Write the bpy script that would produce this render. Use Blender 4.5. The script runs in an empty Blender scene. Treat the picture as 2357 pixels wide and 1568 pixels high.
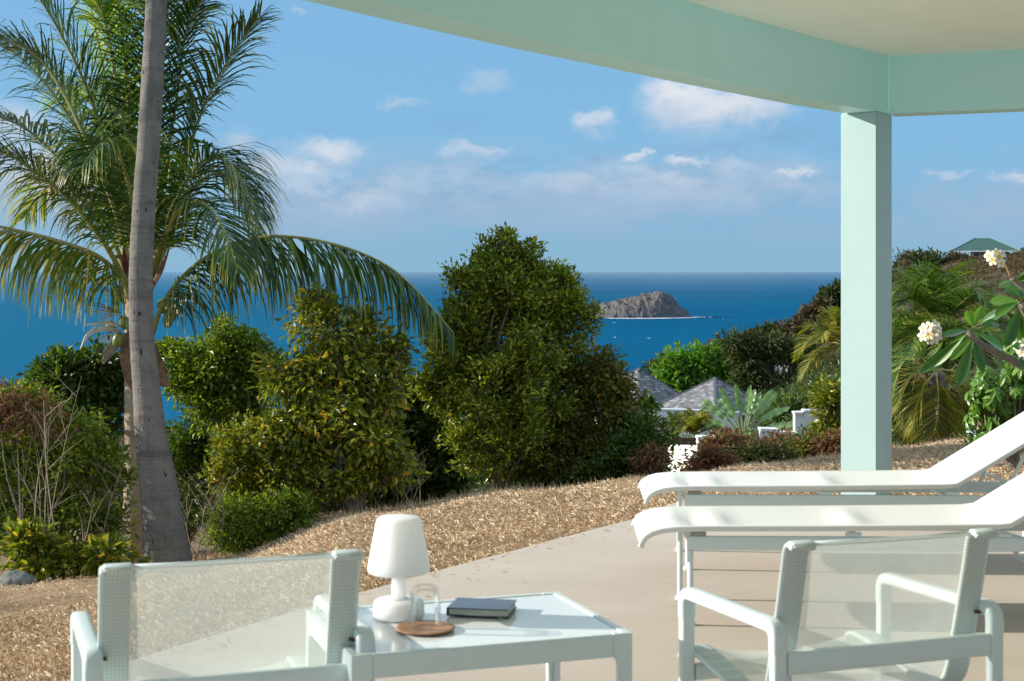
import bpy, bmesh, math, random
import numpy as np
from mathutils import Vector, Matrix, Euler
from mathutils.noise import noise as pnoise, fractal
random.seed(7); RNG = np.random.default_rng(7)
R = math.radians
scene = bpy.context.scene
COL = scene.collection

# ------------------------------------------------------------------ camera, sky, sun, exposure
H = 1.35                 # eye height above the patio
FD = 3535.0              # focal length in units of a 2357 px wide frame
CX, HY = 1178.5, 626.0   # centre column, horizon row in that frame
cam_d = bpy.data.cameras.new('camera'); cam = bpy.data.objects.new('camera', cam_d); COL.objects.link(cam)
cam.location = (0, 0, H); cam.rotation_euler = (R(90), 0, 0)
cam_d.sensor_width = 36; cam_d.lens = FD / 2357 * 36
cam_d.shift_y = -(784 - HY) / 2357
cam_d.clip_start = 0.05; cam_d.clip_end = 900000
cam_d.dof.use_dof = True; cam_d.dof.focus_distance = 14; cam_d.dof.aperture_fstop = 8
scene.camera = cam

SUN_AZ, SUN_EL = R(-84.5), R(19.5)
sun_d = bpy.data.lights.new('sun', 'SUN'); sun = bpy.data.objects.new('sun', sun_d); COL.objects.link(sun)
sun_d.energy = 3.7; sun_d.angle = R(0.6); sun_d.color = (1.0, .92, .80)
sdir = Vector((math.sin(SUN_AZ) * math.cos(SUN_EL), math.cos(SUN_AZ) * math.cos(SUN_EL), math.sin(SUN_EL)))
sun.rotation_euler = sdir.to_track_quat('Z', 'Y').to_euler(); sun.location = (-20, 0, 20)

scene.view_settings.view_transform = 'Standard'; scene.view_settings.look = 'None'
scene.view_settings.exposure = 0.95; scene.view_settings.gamma = 1
scene.cycles.max_bounces = 8; scene.cycles.transparent_max_bounces = 16
scene.cycles.sample_clamp_indirect = 4; scene.cycles.caustics_reflective = False; scene.cycles.caustics_refractive = False
try: scene.cycles.use_denoising = True
except Exception: pass

def at(x, y, d): return Vector(((x - CX) / FD * d, d, H - (y - HY) / FD * d))
def onz(x, y, z): return at(x, y, (H - z) * FD / (y - HY))

world = bpy.data.worlds.new('World'); scene.world = world; world.use_nodes = True
class NT:
    """tiny node helper: n('ShaderNodeMath', op, a, b) style"""
    def __init__(s, tree): s.t = tree
    def n(s, typ, ins=(), **kw):
        nd = s.t.nodes.new(typ)
        for k, v in kw.items(): setattr(nd, k, v)
        it = ins.items() if isinstance(ins, dict) else enumerate(ins)
        for k, v in it:
            if v is None: continue
            if isinstance(v, bpy.types.NodeSocket): s.t.links.new(v, nd.inputs[k])
            else: nd.inputs[k].default_value = v
        return nd
    def m(s, op, *a, clamp=False): return s.n('ShaderNodeMath', a, operation=op, use_clamp=clamp).outputs[0]
    def v(s, op, *a):
        nd = s.n('ShaderNodeVectorMath', a, operation=op); return nd
    def noise(s, vec, scale, detail=4, rough=.55, dist=0):
        return s.n('ShaderNodeTexNoise', {'Vector': vec, 'Scale': scale, 'Detail': detail, 'Roughness': rough, 'Distortion': dist})
    def ramp(s, fac, stops, interp='LINEAR'):
        nd = s.n('ShaderNodeValToRGB', [fac]); cr = nd.color_ramp; cr.interpolation = interp
        while len(cr.elements) < len(stops): cr.elements.new(.5)
        for e, (p, c) in zip(cr.elements, stops):
            e.position = p; e.color = (*c, 1) if len(c) == 3 else c
        return nd.outputs[0]
    def mix(s, fac, a, b, blend='MIX'):
        nd = s.n('ShaderNodeMix', data_type='RGBA', blend_type=blend)
        for i, v in ((0, fac), (6, a), (7, b)):
            if isinstance(v, bpy.types.NodeSocket): s.t.links.new(v, nd.inputs[i])
            else: nd.inputs[i].default_value = v if i == 0 else ((*v, 1) if len(v) == 3 else v)
        return nd.outputs[2]
    def mr(s, v, a, b, c=0., d=1., smooth=True):
        return s.n('ShaderNodeMapRange', [v, a, b, c, d], interpolation_type='SMOOTHSTEP' if smooth else 'LINEAR').outputs[0]

def build_world():
    t = NT(world.node_tree)
    bg = world.node_tree.nodes['Background']; bg.inputs[1].default_value = 0.1
    sky = t.n('ShaderNodeTexSky', sky_type='NISHITA', sun_disc=False, sun_elevation=SUN_EL, sun_rotation=SUN_AZ % (2 * math.pi))
    sky.air_density = 1; sky.dust_density = .3; sky.ozone_density = 3
    g = t.n('ShaderNodeTexCoord').outputs['Generated']
    sp = t.n('ShaderNodeSeparateXYZ', [g]).outputs
    az = t.m('ARCTAN2', sp[0], sp[1]); el = t.m('ARCSINE', sp[2])
    # clear tropical blue near the horizon, the physical sky above
    K = 10 / 1.93
    c = lambda r, gg, b: (r * K, gg * K, b * K)
    grad = t.ramp(t.m('MULTIPLY', el, 1 / .5, clamp=True), [
        (0.0, c(.215, .45, .65)), (.06, c(.205, .44, .68)), (.16, c(.21, .475, .745)), (.36, c(.21, .465, .75)), (.7, c(.22, .44, .70)), (1, c(.22, .42, .66))])
    base = t.mix(t.mr(el, .15, 1.1, .93, .7), sky.outputs[0], grad)
    p = t.n('ShaderNodeCombineXYZ', [az, el, 0.]).outputs[0]
    nz = t.noise(t.n('ShaderNodeCombineXYZ', [az, t.m('MULTIPLY', el, 1.5), 3.1]).outputs[0], 26, 6, .6)
    nz2 = t.noise(t.n('ShaderNodeCombineXYZ', [az, t.m('MULTIPLY', el, 1.6), 7.7]).outputs[0], 70, 5, .62)
    off = t.v('MULTIPLY', t.v('SUBTRACT', nz.outputs['Color'], (.5, .5, .5)).outputs[0], (.055, .03, 0)).outputs[0]
    off2 = t.v('MULTIPLY', t.v('SUBTRACT', nz2.outputs['Color'], (.5, .5, .5)).outputs[0], (.018, .015, 0)).outputs[0]
    pw = t.v('ADD', t.v('ADD', p, off).outputs[0], off2).outputs[0]
    # unseen bright cloud added overhead to lift ambient light under the roof
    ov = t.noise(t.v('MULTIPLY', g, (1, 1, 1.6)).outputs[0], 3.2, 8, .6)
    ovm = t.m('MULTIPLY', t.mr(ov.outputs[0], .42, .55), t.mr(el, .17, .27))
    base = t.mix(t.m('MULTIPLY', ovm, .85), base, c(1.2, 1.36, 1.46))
    # bank of soft cloud all round the horizon
    low = t.noise(t.n('ShaderNodeCombineXYZ', [az, t.m('MULTIPLY', el, 2.6), 1.3]).outputs[0], 9, 7, .58)
    veil = t.m('MULTIPLY', t.mr(low.outputs[0], .36, .62), t.m('MULTIPLY', t.mr(el, .004, .045), t.mr(el, .095, .055)))
    colA = t.mix(t.m('MULTIPLY', veil, .75), base, c(.37, .49, .66))
    grey = t.noise(t.n('ShaderNodeCombineXYZ', [az, t.m('MULTIPLY', el, 3.0), 9.3]).outputs[0], 14, 6, .6)
    gm = t.m('MULTIPLY', t.mr(grey.outputs[0], .5, .72), t.m('MULTIPLY', t.mr(el, .03, .055), t.mr(el, .115, .075)))
    colA = t.mix(t.m('MULTIPLY', gm, .5), colA, c(.22, .38, .60))
    # individual clouds: centre x,y, half width, half height (display px -> angles), strength, whiteness
    CL = [(1590, 250, 150, 78, 1, 1), (1560, 225, 80, 50, 1, 1), (1690, 262, 110, 52, .95, .8), (1790, 258, 62, 34, .6, .6), (740, 440, 230, 90, .55, .45), (1010, 430, 240, 70, .4, .35), (1450, 430, 280, 70, .5, .4), (1780, 430, 220, 70, .4, .25), (1352, 285, 48, 36, .8, .7), (1452, 362, 30, 17, .9, .9), (1575, 371, 52, 18, .85, .9),
          (1850, 399, 56, 13, .8, .85), (760, 350, 110, 44, .85, .9), (690, 405, 80, 34, .75, .75), (620, 385, 70, 42, .7, .6), (690, 440, 70, 26, .5, .6), (1100, 352, 84, 22, .6, .6),
          (940, 230, 58, 20, .5, .4), (1120, 186, 52, 28, .4, .4), (680, 20, 34, 14, .5, .4), (2335, 405, 60, 26, .7, .7), (2195, 395, 50, 14, .5, .7),
          (120, 420, 190, 90, .8, .75), (30, 300, 120, 70, .7, .7), (560, 330, 60, 30, .5, .6), (860, 470, 120, 30, .4, .5), (1300, 420, 160, 26, .35, .5), (1500, 415, 60, 34, .4, .6), (1690, 390, 80, 30, .4, .5),
          (-500, 350, 260, 80, .8, .8), (-1300, 420, 400, 90, .8, .7), (2900, 330, 200, 70, .8, .8), (3700, 380, 350, 80, .8, .8)]
    col = colA
    patch = t.mr(t.noise(t.n('ShaderNodeCombineXYZ', [az, t.m('MULTIPLY', el, 2.2), 5.5]).outputs[0], 24, 7, .62).outputs[0], .40, .60)
    for (x, y, rx, ry, s, wh) in CL:
        a0 = math.atan((x - CX) / FD); e0 = math.atan((HY - y) / FD * math.cos(a0))
        q = t.v('MULTIPLY', t.v('SUBTRACT', pw, (a0, e0, 0)).outputs[0], (FD / rx, FD / ry, 0)).outputs[0]
        ln = t.v('LENGTH', q).outputs['Value']
        mk = t.m('MULTIPLY', t.mr(ln, 1.22, .15), s * .92)
        if rx > 199 and 0 < x < 2357: mk = t.m('MULTIPLY', mk, patch)
        qy = t.n('ShaderNodeSeparateXYZ', [q]).outputs[1]
        body = t.mix(t.mr(qy, -.8, .55), c(.43, .56, .74), tuple(K * v for v in (.50 + .33 * wh, .60 + .24 * wh, .74 + .13 * wh)))
        col = t.mix(mk, col, body)
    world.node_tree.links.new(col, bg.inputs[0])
build_world()

# ------------------------------------------------------------------ materials
MATS = {}
def principled(name, color, rough=.6, spec=.5, vary=0, vscale=5, bump=0, bscale=40, island=None, extra=None, coat=0, sss=0):
    if name in MATS: return MATS[name]
    m = bpy.data.materials.new(name); m.use_nodes = True; t = NT(m.node_tree)
    b = m.node_tree.nodes['Principled BSDF']; L = m.node_tree.links
    b.inputs['Roughness'].default_value = rough; b.inputs['Specular IOR Level'].default_value = spec
    if coat: b.inputs['Coat Weight'].default_value = coat
    oc = t.n('ShaderNodeTexCoord').outputs['Object']
    cs = None
    if vary:
        nz = t.noise(oc, vscale, 5, .6)
        lo = tuple(max(0, c * (1 - vary)) for c in color); hi = tuple(min(1, c * (1 + vary)) for c in color)
        cs = t.ramp(nz.outputs[0], [(.3, lo), (.7, hi)])
    if cs is not None: L.new(cs, b.inputs['Base Color'])
    else: b.inputs['Base Color'].default_value = (*color, 1)
    if bump:
        nb = t.noise(oc, bscale, 5, .6)
        bp = t.n('ShaderNodeBump', {'Strength': bump, 'Distance': .02, 'Height': nb.outputs[0]})
        L.new(bp.outputs[0], b.inputs['Normal'])
    MATS[name] = m; return m

def leafmat(name, cols, trans=.36, rough=.42, spec=.5, tip=None, tint=(.62, .72, .6), tcol=(1.5, 1.7, .7), gain=1.6):
    """foliage: hue picked per leaf, light passes through"""
    if name in MATS: return MATS[name]
    m = bpy.data.materials.new(name); m.use_nodes = True; t = NT(m.node_tree); L = m.node_tree.links
    b = m.node_tree.nodes['Principled BSDF']; out = m.node_tree.nodes['Material Output']
    r = t.n('ShaderNodeNewGeometry').outputs['Random Per Island']
    n = len(cols); stops = []
    for i, (w, c) in enumerate(cols): stops.append((w, tuple(min(.8, v * gain) for v in c)))
    c = t.ramp(r, stops)
    oc = t.n('ShaderNodeTexCoord').outputs['Object']
    nz = t.noise(oc, 1.6, 3)
    c = t.mix(t.mr(nz.outputs[0], .3, .7, 0, .45), c, t.mix(1.0, c, tint, 'MULTIPLY'))
    if tip:
        a = t.n('ShaderNodeAttribute', attribute_name='tipf').outputs['Fac']
        c = t.mix(t.m('MULTIPLY', t.mr(a, .55, 1), t.mr(r, .35, .9)), c, tip)
    L.new(c, b.inputs['Base Color']); b.inputs['Roughness'].default_value = rough; b.inputs['Specular IOR Level'].default_value = spec
    tr = t.n('ShaderNodeBsdfTranslucent'); cc = t.mix(1.0, c, tcol, 'MULTIPLY'); L.new(cc, tr.inputs[0])
    mx = t.n('ShaderNodeMixShader', [trans, b.outputs[0], tr.outputs[0]]); L.new(mx.outputs[0], out.inputs[0])
    MATS[name] = m; return m

# ------------------------------------------------------------------ object helpers
def tag(o, label=None, cat=None, group=None, kind=None):
    if label: o['label'] = label
    if cat: o['category'] = cat
    if group: o['group'] = group
    if kind: o['kind'] = kind
    return o
def thing(name, label, cat, loc=(0, 0, 0), rz=0, group=None):
    o = bpy.data.objects.new(name, None); COL.objects.link(o); o.location = loc; o.rotation_euler = (0, 0, rz)
    o.empty_display_size = .1
    return tag(o, label, cat, group)
def mesh_np(name, V, F, mat=None, parent=None, world=True, smooth=False, attr=None):
    """V (n,3), F (m,3|4); world=True: V are world coordinates, moved into the parent's frame"""
    V = np.asarray(V, dtype=np.float64).reshape(-1, 3)
    if parent is not None and world:
        M = np.array(Matrix.LocRotScale(parent_world(parent)[0], parent_world(parent)[1], None).inverted())
        V = V @ M[:3, :3].T + M[:3, 3]
    me = bpy.data.meshes.new(name)
    F = np.asarray(F, dtype=np.int32); k = F.shape[1]
    me.vertices.add(len(V)); me.vertices.foreach_set('co', V.astype(np.float32).ravel())
    me.loops.add(F.size); me.loops.foreach_set('vertex_index', F.ravel())
    me.polygons.add(len(F)); me.polygons.foreach_set('loop_start', np.arange(0, F.size, k, dtype=np.int32))
    me.polygons.foreach_set('use_smooth', np.full(len(F), smooth, dtype=bool))
    me.update(calc_edges=True); me.validate()
    if attr is not None:
        a = me.attributes.new('tipf', 'FLOAT', 'POINT'); a.data.foreach_set('value', np.asarray(attr, dtype=np.float32))
    if mat: me.materials.append(mat)
    o = bpy.data.objects.new(name, me); COL.objects.link(o)
    if parent is not None: o.parent = parent
    return o
def parent_world(p):
    loc = p.location.copy(); rot = p.rotation_euler.to_quaternion()
    while p.parent is not None:
        q = p.parent; loc = q.rotation_euler.to_quaternion() @ loc + q.location; rot = q.rotation_euler.to_quaternion() @ rot; p = q
    return loc, rot

class MB:
    def __init__(s): s.V = []; s.F = []
    def add(s, V, F):
        o = len(s.V); s.V += [tuple(v) for v in V]; s.F += [tuple(i + o for i in f) for f in F]
    def box(s, c, sz, M=None):
        x, y, z = (a / 2 for a in sz); P = [(-x, -y, -z), (x, -y, -z), (x, y, -z), (-x, y, -z), (-x, -y, z), (x, -y, z), (x, y, z), (-x, y, z)]
        P = [Vector(p) for p in P]
        if M: P = [M @ p for p in P]
        s.add([p + Vector(c) for p in P], [(0, 3, 2, 1), (4, 5, 6, 7), (0, 1, 5, 4), (1, 2, 6, 5), (2, 3, 7, 6), (3, 0, 4, 7)])
    def prism(s, poly, z0, z1):
        n = len(poly); V = [(p[0], p[1], z0) for p in poly] + [(p[0], p[1], z1) for p in poly]
        F = [tuple(range(n - 1, -1, -1)), tuple(range(n, 2 * n))] + [(i, (i + 1) % n, n + (i + 1) % n, n + i) for i in range(n)]
        s.add(V, F)
    def tube(s, pts, rad, n=8, cap=True):
        pts = [Vector(p) for p in pts]
        if not hasattr(rad, '__len__'): rad = [rad] * len(pts)
        V = []; ref = None
        for i, p in enumerate(pts):
            T = (pts[min(i + 1, len(pts) - 1)] - pts[max(i - 1, 0)]).normalized()
            if ref is None: ref = Vector((0, 0, 1)).cross(T) if abs(T.z) < .9 else Vector((1, 0, 0)).cross(T)
            A = (ref - T * ref.dot(T)).normalized(); B = T.cross(A); ref = A
            for k in range(n):
                a = 2 * math.pi * k / n; V.append(p + (A * math.cos(a) + B * math.sin(a)) * rad[i])
        F = [(i * n + k, i * n + (k + 1) % n, (i + 1) * n + (k + 1) % n, (i + 1) * n + k) for i in range(len(pts) - 1) for k in range(n)]
        if cap: F += [tuple(range(n - 1, -1, -1)), tuple(range((len(pts) - 1) * n, len(pts) * n))]
        s.add(V, F)
    def sweep(s, pts, side, prof):
        """sweep a closed 2D profile (a along side, b along side x tangent) down a planar path"""
        pts = [Vector(p) for p in pts]; side = Vector(side).normalized(); n = len(prof); V = []
        for i, p in enumerate(pts):
            t1 = (pts[i] - pts[i - 1]).normalized() if i > 0 else None
            t2 = (pts[i + 1] - pts[i]).normalized() if i < len(pts) - 1 else None
            T = (t1 + t2).normalized() if t1 and t2 else (t1 or t2)
            B = side.cross(T).normalized(); k = 1 / max(.5, T.dot(t2 or t1))
            for a, b in prof: V.append(p + side * a + B * b * k)
        F = [(i * n + k, i * n + (k + 1) % n, (i + 1) * n + (k + 1) % n, (i + 1) * n + k) for i in range(len(pts) - 1) for k in range(n)]
        F += [tuple(range(n - 1, -1, -1)), tuple(range((len(pts) - 1) * n, len(pts) * n))]
        s.add(V, F)
    def lathe(s, prof, n=32, c=(0, 0, 0)):
        V = [(c[0] + r * math.cos(2 * math.pi * k / n), c[1] + r * math.sin(2 * math.pi * k / n), c[2] + z) for r, z in prof for k in range(n)]
        F = [(i * n + k, i * n + (k + 1) % n, (i + 1) * n + (k + 1) % n, (i + 1) * n + k) for i in range(len(prof) - 1) for k in range(n)]
        s.add(V, F)
    def build(s, name, mat=None, parent=None, world=False, smooth=False, bevel=0, sub=0, auto=None):
        V = s.V
        if parent is not None and world:
            l, r = parent_world(parent); ri = r.inverted(); V = [ri @ (Vector(v) - l) for v in V]
        me = bpy.data.meshes.new(name); me.from_pydata([tuple(v) for v in V], [], s.F); me.update()
        if auto or smooth:
            bm = bmesh.new(); bm.from_mesh(me); bmesh.ops.recalc_face_normals(bm, faces=bm.faces)
            for f in bm.faces: f.smooth = True
            if auto:
                for e in bm.edges:
                    if len(e.link_faces) == 2 and e.calc_face_angle(0) > R(auto): e.smooth = False
            bm.to_mesh(me); bm.free()
        else:
            bm = bmesh.new(); bm.from_mesh(me); bmesh.ops.recalc_face_normals(bm, faces=bm.faces)
            if bevel:
                bmesh.ops.bevel(bm, geom=[e for e in bm.edges if e.calc_face_angle(0) > R(40)], offset=bevel, segments=2, affect='EDGES', clamp_overlap=True)
                for f in bm.faces: f.smooth = True
                for e in bm.edges:
                    if e.calc_face_angle(0) > R(50): e.smooth = False
            bm.to_mesh(me); bm.free()
        if mat: me.materials.append(mat)
        o = bpy.data.objects.new(name, me); COL.objects.link(o)
        if parent is not None: o.parent = parent
        return o
def rrect(w, h, r=.006, seg=2):
    P = []
    for cx, cy, a0 in ((w / 2 - r, h / 2 - r, 0), (-w / 2 + r, h / 2 - r, 90), (-w / 2 + r, -h / 2 + r, 180), (w / 2 - r, -h / 2 + r, 270)):
        for k in range(seg + 1):
            a = R(a0 + 90 * k / seg); P.append((cx + r * math.cos(a), cy + r * math.sin(a)))
    return P
def catmull(pts, n):
    P = np.array([tuple(p) for p in pts], float); P = np.vstack([2 * P[0] - P[1], P, 2 * P[-1] - P[-2]]); out = []
    m = len(P) - 3
    for i in range(n):
        u = i / (n - 1) * m; k = min(int(u), m - 1); t = u - k; a, b, c, d = P[k:k + 4]
        out.append(.5 * (2 * b + (c - a) * t + (2 * a - 5 * b + 4 * c - d) * t * t + (3 * b - a - 3 * c + d) * t ** 3))
    return np.array(out)
def round_path(pts, r, seg=5):
    pts = [Vector(p) for p in pts]; out = [pts[0]]
    for a, b, c in zip(pts, pts[1:], pts[2:]):
        u = (a - b).normalized(); v = (c - b).normalized(); p0 = b + u * r; p1 = b + v * r
        for k in range(seg + 1):
            t = k / seg; out.append(p0 * (1 - t) ** 2 + b * 2 * t * (1 - t) + p1 * t * t)
    return out + [pts[-1]]
def nrm(a): return a / (np.linalg.norm(a, axis=-1, keepdims=True) + 1e-9)

# ------------------------------------------------------------------ terrain
def F0(z, d): return HY + (H - z) / d * FD
# per column of azimuth: (distance, image row the ground has there) -> height
def flat(z, d): return (d, F0(z, d))
FARL = [(25, 1175), (40, 1120), (60, 1095), (100, 1075), (160, 1055), (300, 1035), (550, 1010), (700, 955)]
FARM = [(25, 1120), (35, 1090), (50, 1040), (70, 1022), (100, 950), (160, 935), (300, 930), (550, 980), (700, 945)]
PROF = {
 -1800: [flat(-.03, 1), flat(-.05, 3), flat(-.25, 5), flat(-.6, 8), flat(-1.0, 10), flat(-1.6, 13), flat(-2.2, 16)] + FARL,
 0: [flat(-.03, 1), flat(-.03, 3.5), flat(-.07, 5), (7.2, 1432), (8.6, 1400), (9.6, 1352), (12, 1350), (14, 1370), (17, 1330)] + FARL,
 200: [flat(-.03, 1), flat(-.03, 4), flat(-.05, 5), flat(-.2, 6.6), (8.6, 1385), (10.2, 1338), (12.5, 1322), (14, 1330), (17, 1290)] + FARL,
 450: [flat(-.03, 1), flat(-.03, 5), flat(-.06, 6), flat(-.2, 7.5), (9.5, 1352), (12.5, 1304), (13.6, 1280), (15, 1290), (18, 1290)] + FARL,
 850: [flat(-.03, 1), flat(-.03, 6.4), flat(-.12, 8), flat(-.25, 10), (12, 1200), (13.6, 1174), (15, 1180), (18, 1190)] + FARL,
 1200: [flat(-.03, 1), flat(-.03, 7.2), flat(-.10, 9), flat(-.23, 11), (12.6, 1145), (14, 1130), (15.5, 1135), (19, 1150)] + FARM,
 1500: [flat(-.03, 1), flat(-.03, 8.4), flat(-.10, 10), flat(-.25, 12), (13, 1124), (14, 1114), (15.5, 1118), (19, 1130)] + FARM,
 1750: [flat(-.03, 1), flat(-.03, 9), flat(-.12, 11), flat(-.28, 13), (15, 1082), (17, 1090), (20, 1110), (25, 1105), (35, 1080), (50, 1020), (70, 960), (100, 890), (160, 812), (230, 808), (350, 900), (600, 975), (750, 930)],
 1940: [flat(-.03, 1), flat(-.03, 9), flat(-.12, 11), flat(-.28, 13.5), (16, 1055), (18, 1065), (21, 1080), (25, 1070), (35, 1020), (50, 940), (70, 880), (100, 800), (160, 725), (230, 708), (350, 800), (600, 950), (750, 930)],
 2060: [flat(-.03, 1), flat(-.03, 9), flat(-.12, 11), flat(-.28, 14), (17, 1034), (19, 1045), (22, 1055), (25, 1050), (35, 980), (50, 890), (70, 820), (100, 740), (160, 665), (230, 645), (350, 740), (600, 930), (750, 930)],
 2240: [flat(-.03, 1), flat(-.03, 9), flat(-.10, 11), flat(-.25, 14), (18, 1012), (20, 1020), (23, 1020), (27, 1000), (35, 940), (50, 840), (70, 770), (100, 700), (160, 628), (230, 603), (350, 680), (600, 900), (750, 925)],
 2500: [flat(-.03, 1), flat(-.03, 9), flat(-.10, 11), flat(-.2, 14), (18, 995), (20, 1000), (25, 985), (35, 900), (50, 790), (70, 720), (100, 650), (160, 590), (230, 565), (350, 620), (600, 850), (750, 920)],
 4200: [flat(-.03, 1), flat(-.03, 9), flat(-.0, 14), flat(.1, 20), (30, 620), (50, 560), (100, 480), (200, 430), (350, 460), (600, 700), (750, 920)],
}
ND = 300
LD = np.linspace(math.log(.6), math.log(750), ND)
XS = sorted(PROF)
def prof_z(p):
    d = np.array([q[0] for q in p]); z = H - (np.array([q[1] for q in p]) - HY) / FD * d
    return np.interp(LD, np.log(d), z)
PZ = np.array([prof_z(PROF[x]) for x in XS])
ker = np.array([1, 2, 3, 2, 1.]); ker /= ker.sum()
PZ = np.array([np.convolve(np.pad(r, 2, mode='edge'), ker, 'valid') for r in PZ])
def ground(x, y):
    """terrain height; x, y arrays"""
    x = np.atleast_1d(np.asarray(x, float)); y = np.atleast_1d(np.asarray(y, float))
    d = np.clip(y, .6, 750); a = np.clip(CX + x / d * FD, XS[0], XS[-1])
    j = np.clip((np.log(d) - LD[0]) / (LD[1] - LD[0]), 0, ND - 1.001); j0 = j.astype(int); fj = j - j0
    k = np.clip(np.searchsorted(XS, a) - 1, 0, len(XS) - 2); xa = np.array(XS, float)
    fk = (a - xa[k]) / (xa[k + 1] - xa[k]); fk = fk * fk * (3 - 2 * fk)
    z = (PZ[k, j0] * (1 - fj) + PZ[k, j0 + 1] * fj) * (1 - fk) + (PZ[k + 1, j0] * (1 - fj) + PZ[k + 1, j0 + 1] * fj) * fk
    return z
def gz(x, y): return float(ground(x, y)[0])
def gpt(xd, d):
    """ground point under display column xd at distance d"""
    x = (xd - CX) / FD * d; return Vector((x, d, gz(x, d)))

# patio outline (left curved edge, far edge) in world XY
PE = [onz(x, y, 0) for x, y in ((60, 1610), (179, 1560), (500, 1461), (890, 1346), (1200, 1262), (1480, 1189), (1545, 1160), (1575, 1151), (1930, 1157), (2060, 1166), (2357, 1177), (2700, 1195))]
dl = (PE[0] - PE[1]).normalized()
PATIO = [PE[0] + dl * 7] + PE + [PE[-1] + Vector((6, -1, 0)), Vector((10, -8, 0)), Vector((-8, -8, 0))]
PXY = np.array([(p.x, p.y) for p in PATIO])
def in_poly(x, y, P=PXY):
    c = np.zeros(len(x), bool); n = len(P)
    for i in range(n):
        x1, y1 = P[i]; x2, y2 = P[i - 1]
        cond = ((y1 > y) != (y2 > y)) & (x < (x2 - x1) * (y - y1) / (y2 - y1 + 1e-12) + x1)
        c ^= cond
    return c

def build_ground():
    m = bpy.data.materials.new('dry_soil'); m.use_nodes = True; t = NT(m.node_tree); b = m.node_tree.nodes['Principled BSDF']
    oc = t.n('ShaderNodeTexCoord').outputs['Object']
    n1 = t.noise(oc, 1.1, 6, .6); n2 = t.noise(oc, 26, 6, .7); n3 = t.noise(oc, .06, 6, .65)
    c = t.ramp(n2.outputs[0], [(.3, (.19, .13, .085)), (.5, (.36, .255, .165)), (.7, (.52, .385, .25))])
    c2 = t.ramp(n1.outputs[0], [(.35, (.6, .55, .5)), (.65, (1.1, 1.05, 1))])
    near = t.mix(1.0, c, c2, 'MULTIPLY')
    n4 = t.noise(oc, .5, 6, .7)
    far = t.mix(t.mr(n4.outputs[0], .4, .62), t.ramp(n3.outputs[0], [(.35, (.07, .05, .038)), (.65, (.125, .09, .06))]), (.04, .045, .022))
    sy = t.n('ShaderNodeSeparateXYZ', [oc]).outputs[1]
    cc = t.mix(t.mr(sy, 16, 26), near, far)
    m.node_tree.links.new(cc, b.inputs['Base Color']); b.inputs['Roughness'].default_value = .95; b.inputs['Specular IOR Level'].default_value = .15
    bp = t.n('ShaderNodeBump', {'Strength': .9, 'Distance': .03, 'Height': n2.outputs[0]}); m.node_tree.links.new(bp.outputs[0], b.inputs['Normal'])
    na, nd = 260, 330
    A = np.concatenate([np.linspace(-1800, -200, 40, endpoint=False), np.linspace(-200, 2700, na - 80, endpoint=False), np.linspace(2700, 4200, 40)])
    D = np.exp(np.linspace(math.log(.8), math.log(750), nd))
    AA, DD = np.meshgrid(A, D); X = (AA - CX) / FD * DD; Y = DD; Z = ground(X.ravel(), Y.ravel()).reshape(X.shape)
    ins = in_poly(X.ravel(), Y.ravel()).reshape(X.shape)
    bumps = np.array([fractal(Vector((x * 1.7, y * 1.7, 0)), 1, 2, 4) for x, y in zip(X.ravel(), Y.ravel())]).reshape(X.shape)
    amp = np.where(DD < 20, .018 + .03 * np.clip((DD - 6) / 8, 0, 1), .004 * DD ** .9)
    big = np.array([fractal(Vector((x * .09, y * .09, 4)), 1, 2, 5) for x, y in zip(X.ravel(), Y.ravel())]).reshape(X.shape)
    Z = Z + np.where(ins, 0, bumps * amp) + np.where(DD > 60, big * .005 * DD, 0)
    Z = np.where(ins, np.minimum(Z, -.035), Z)
    V = np.stack([X, Y, Z], -1).reshape(-1, 3); n = len(A)
    i, j = np.meshgrid(np.arange(nd - 1), np.arange(n - 1), indexing='ij'); q = (i * n + j).ravel()
    F = np.stack([q, q + 1, q + n + 1, q + n], -1)
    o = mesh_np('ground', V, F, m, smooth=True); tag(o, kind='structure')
build_ground()

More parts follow.
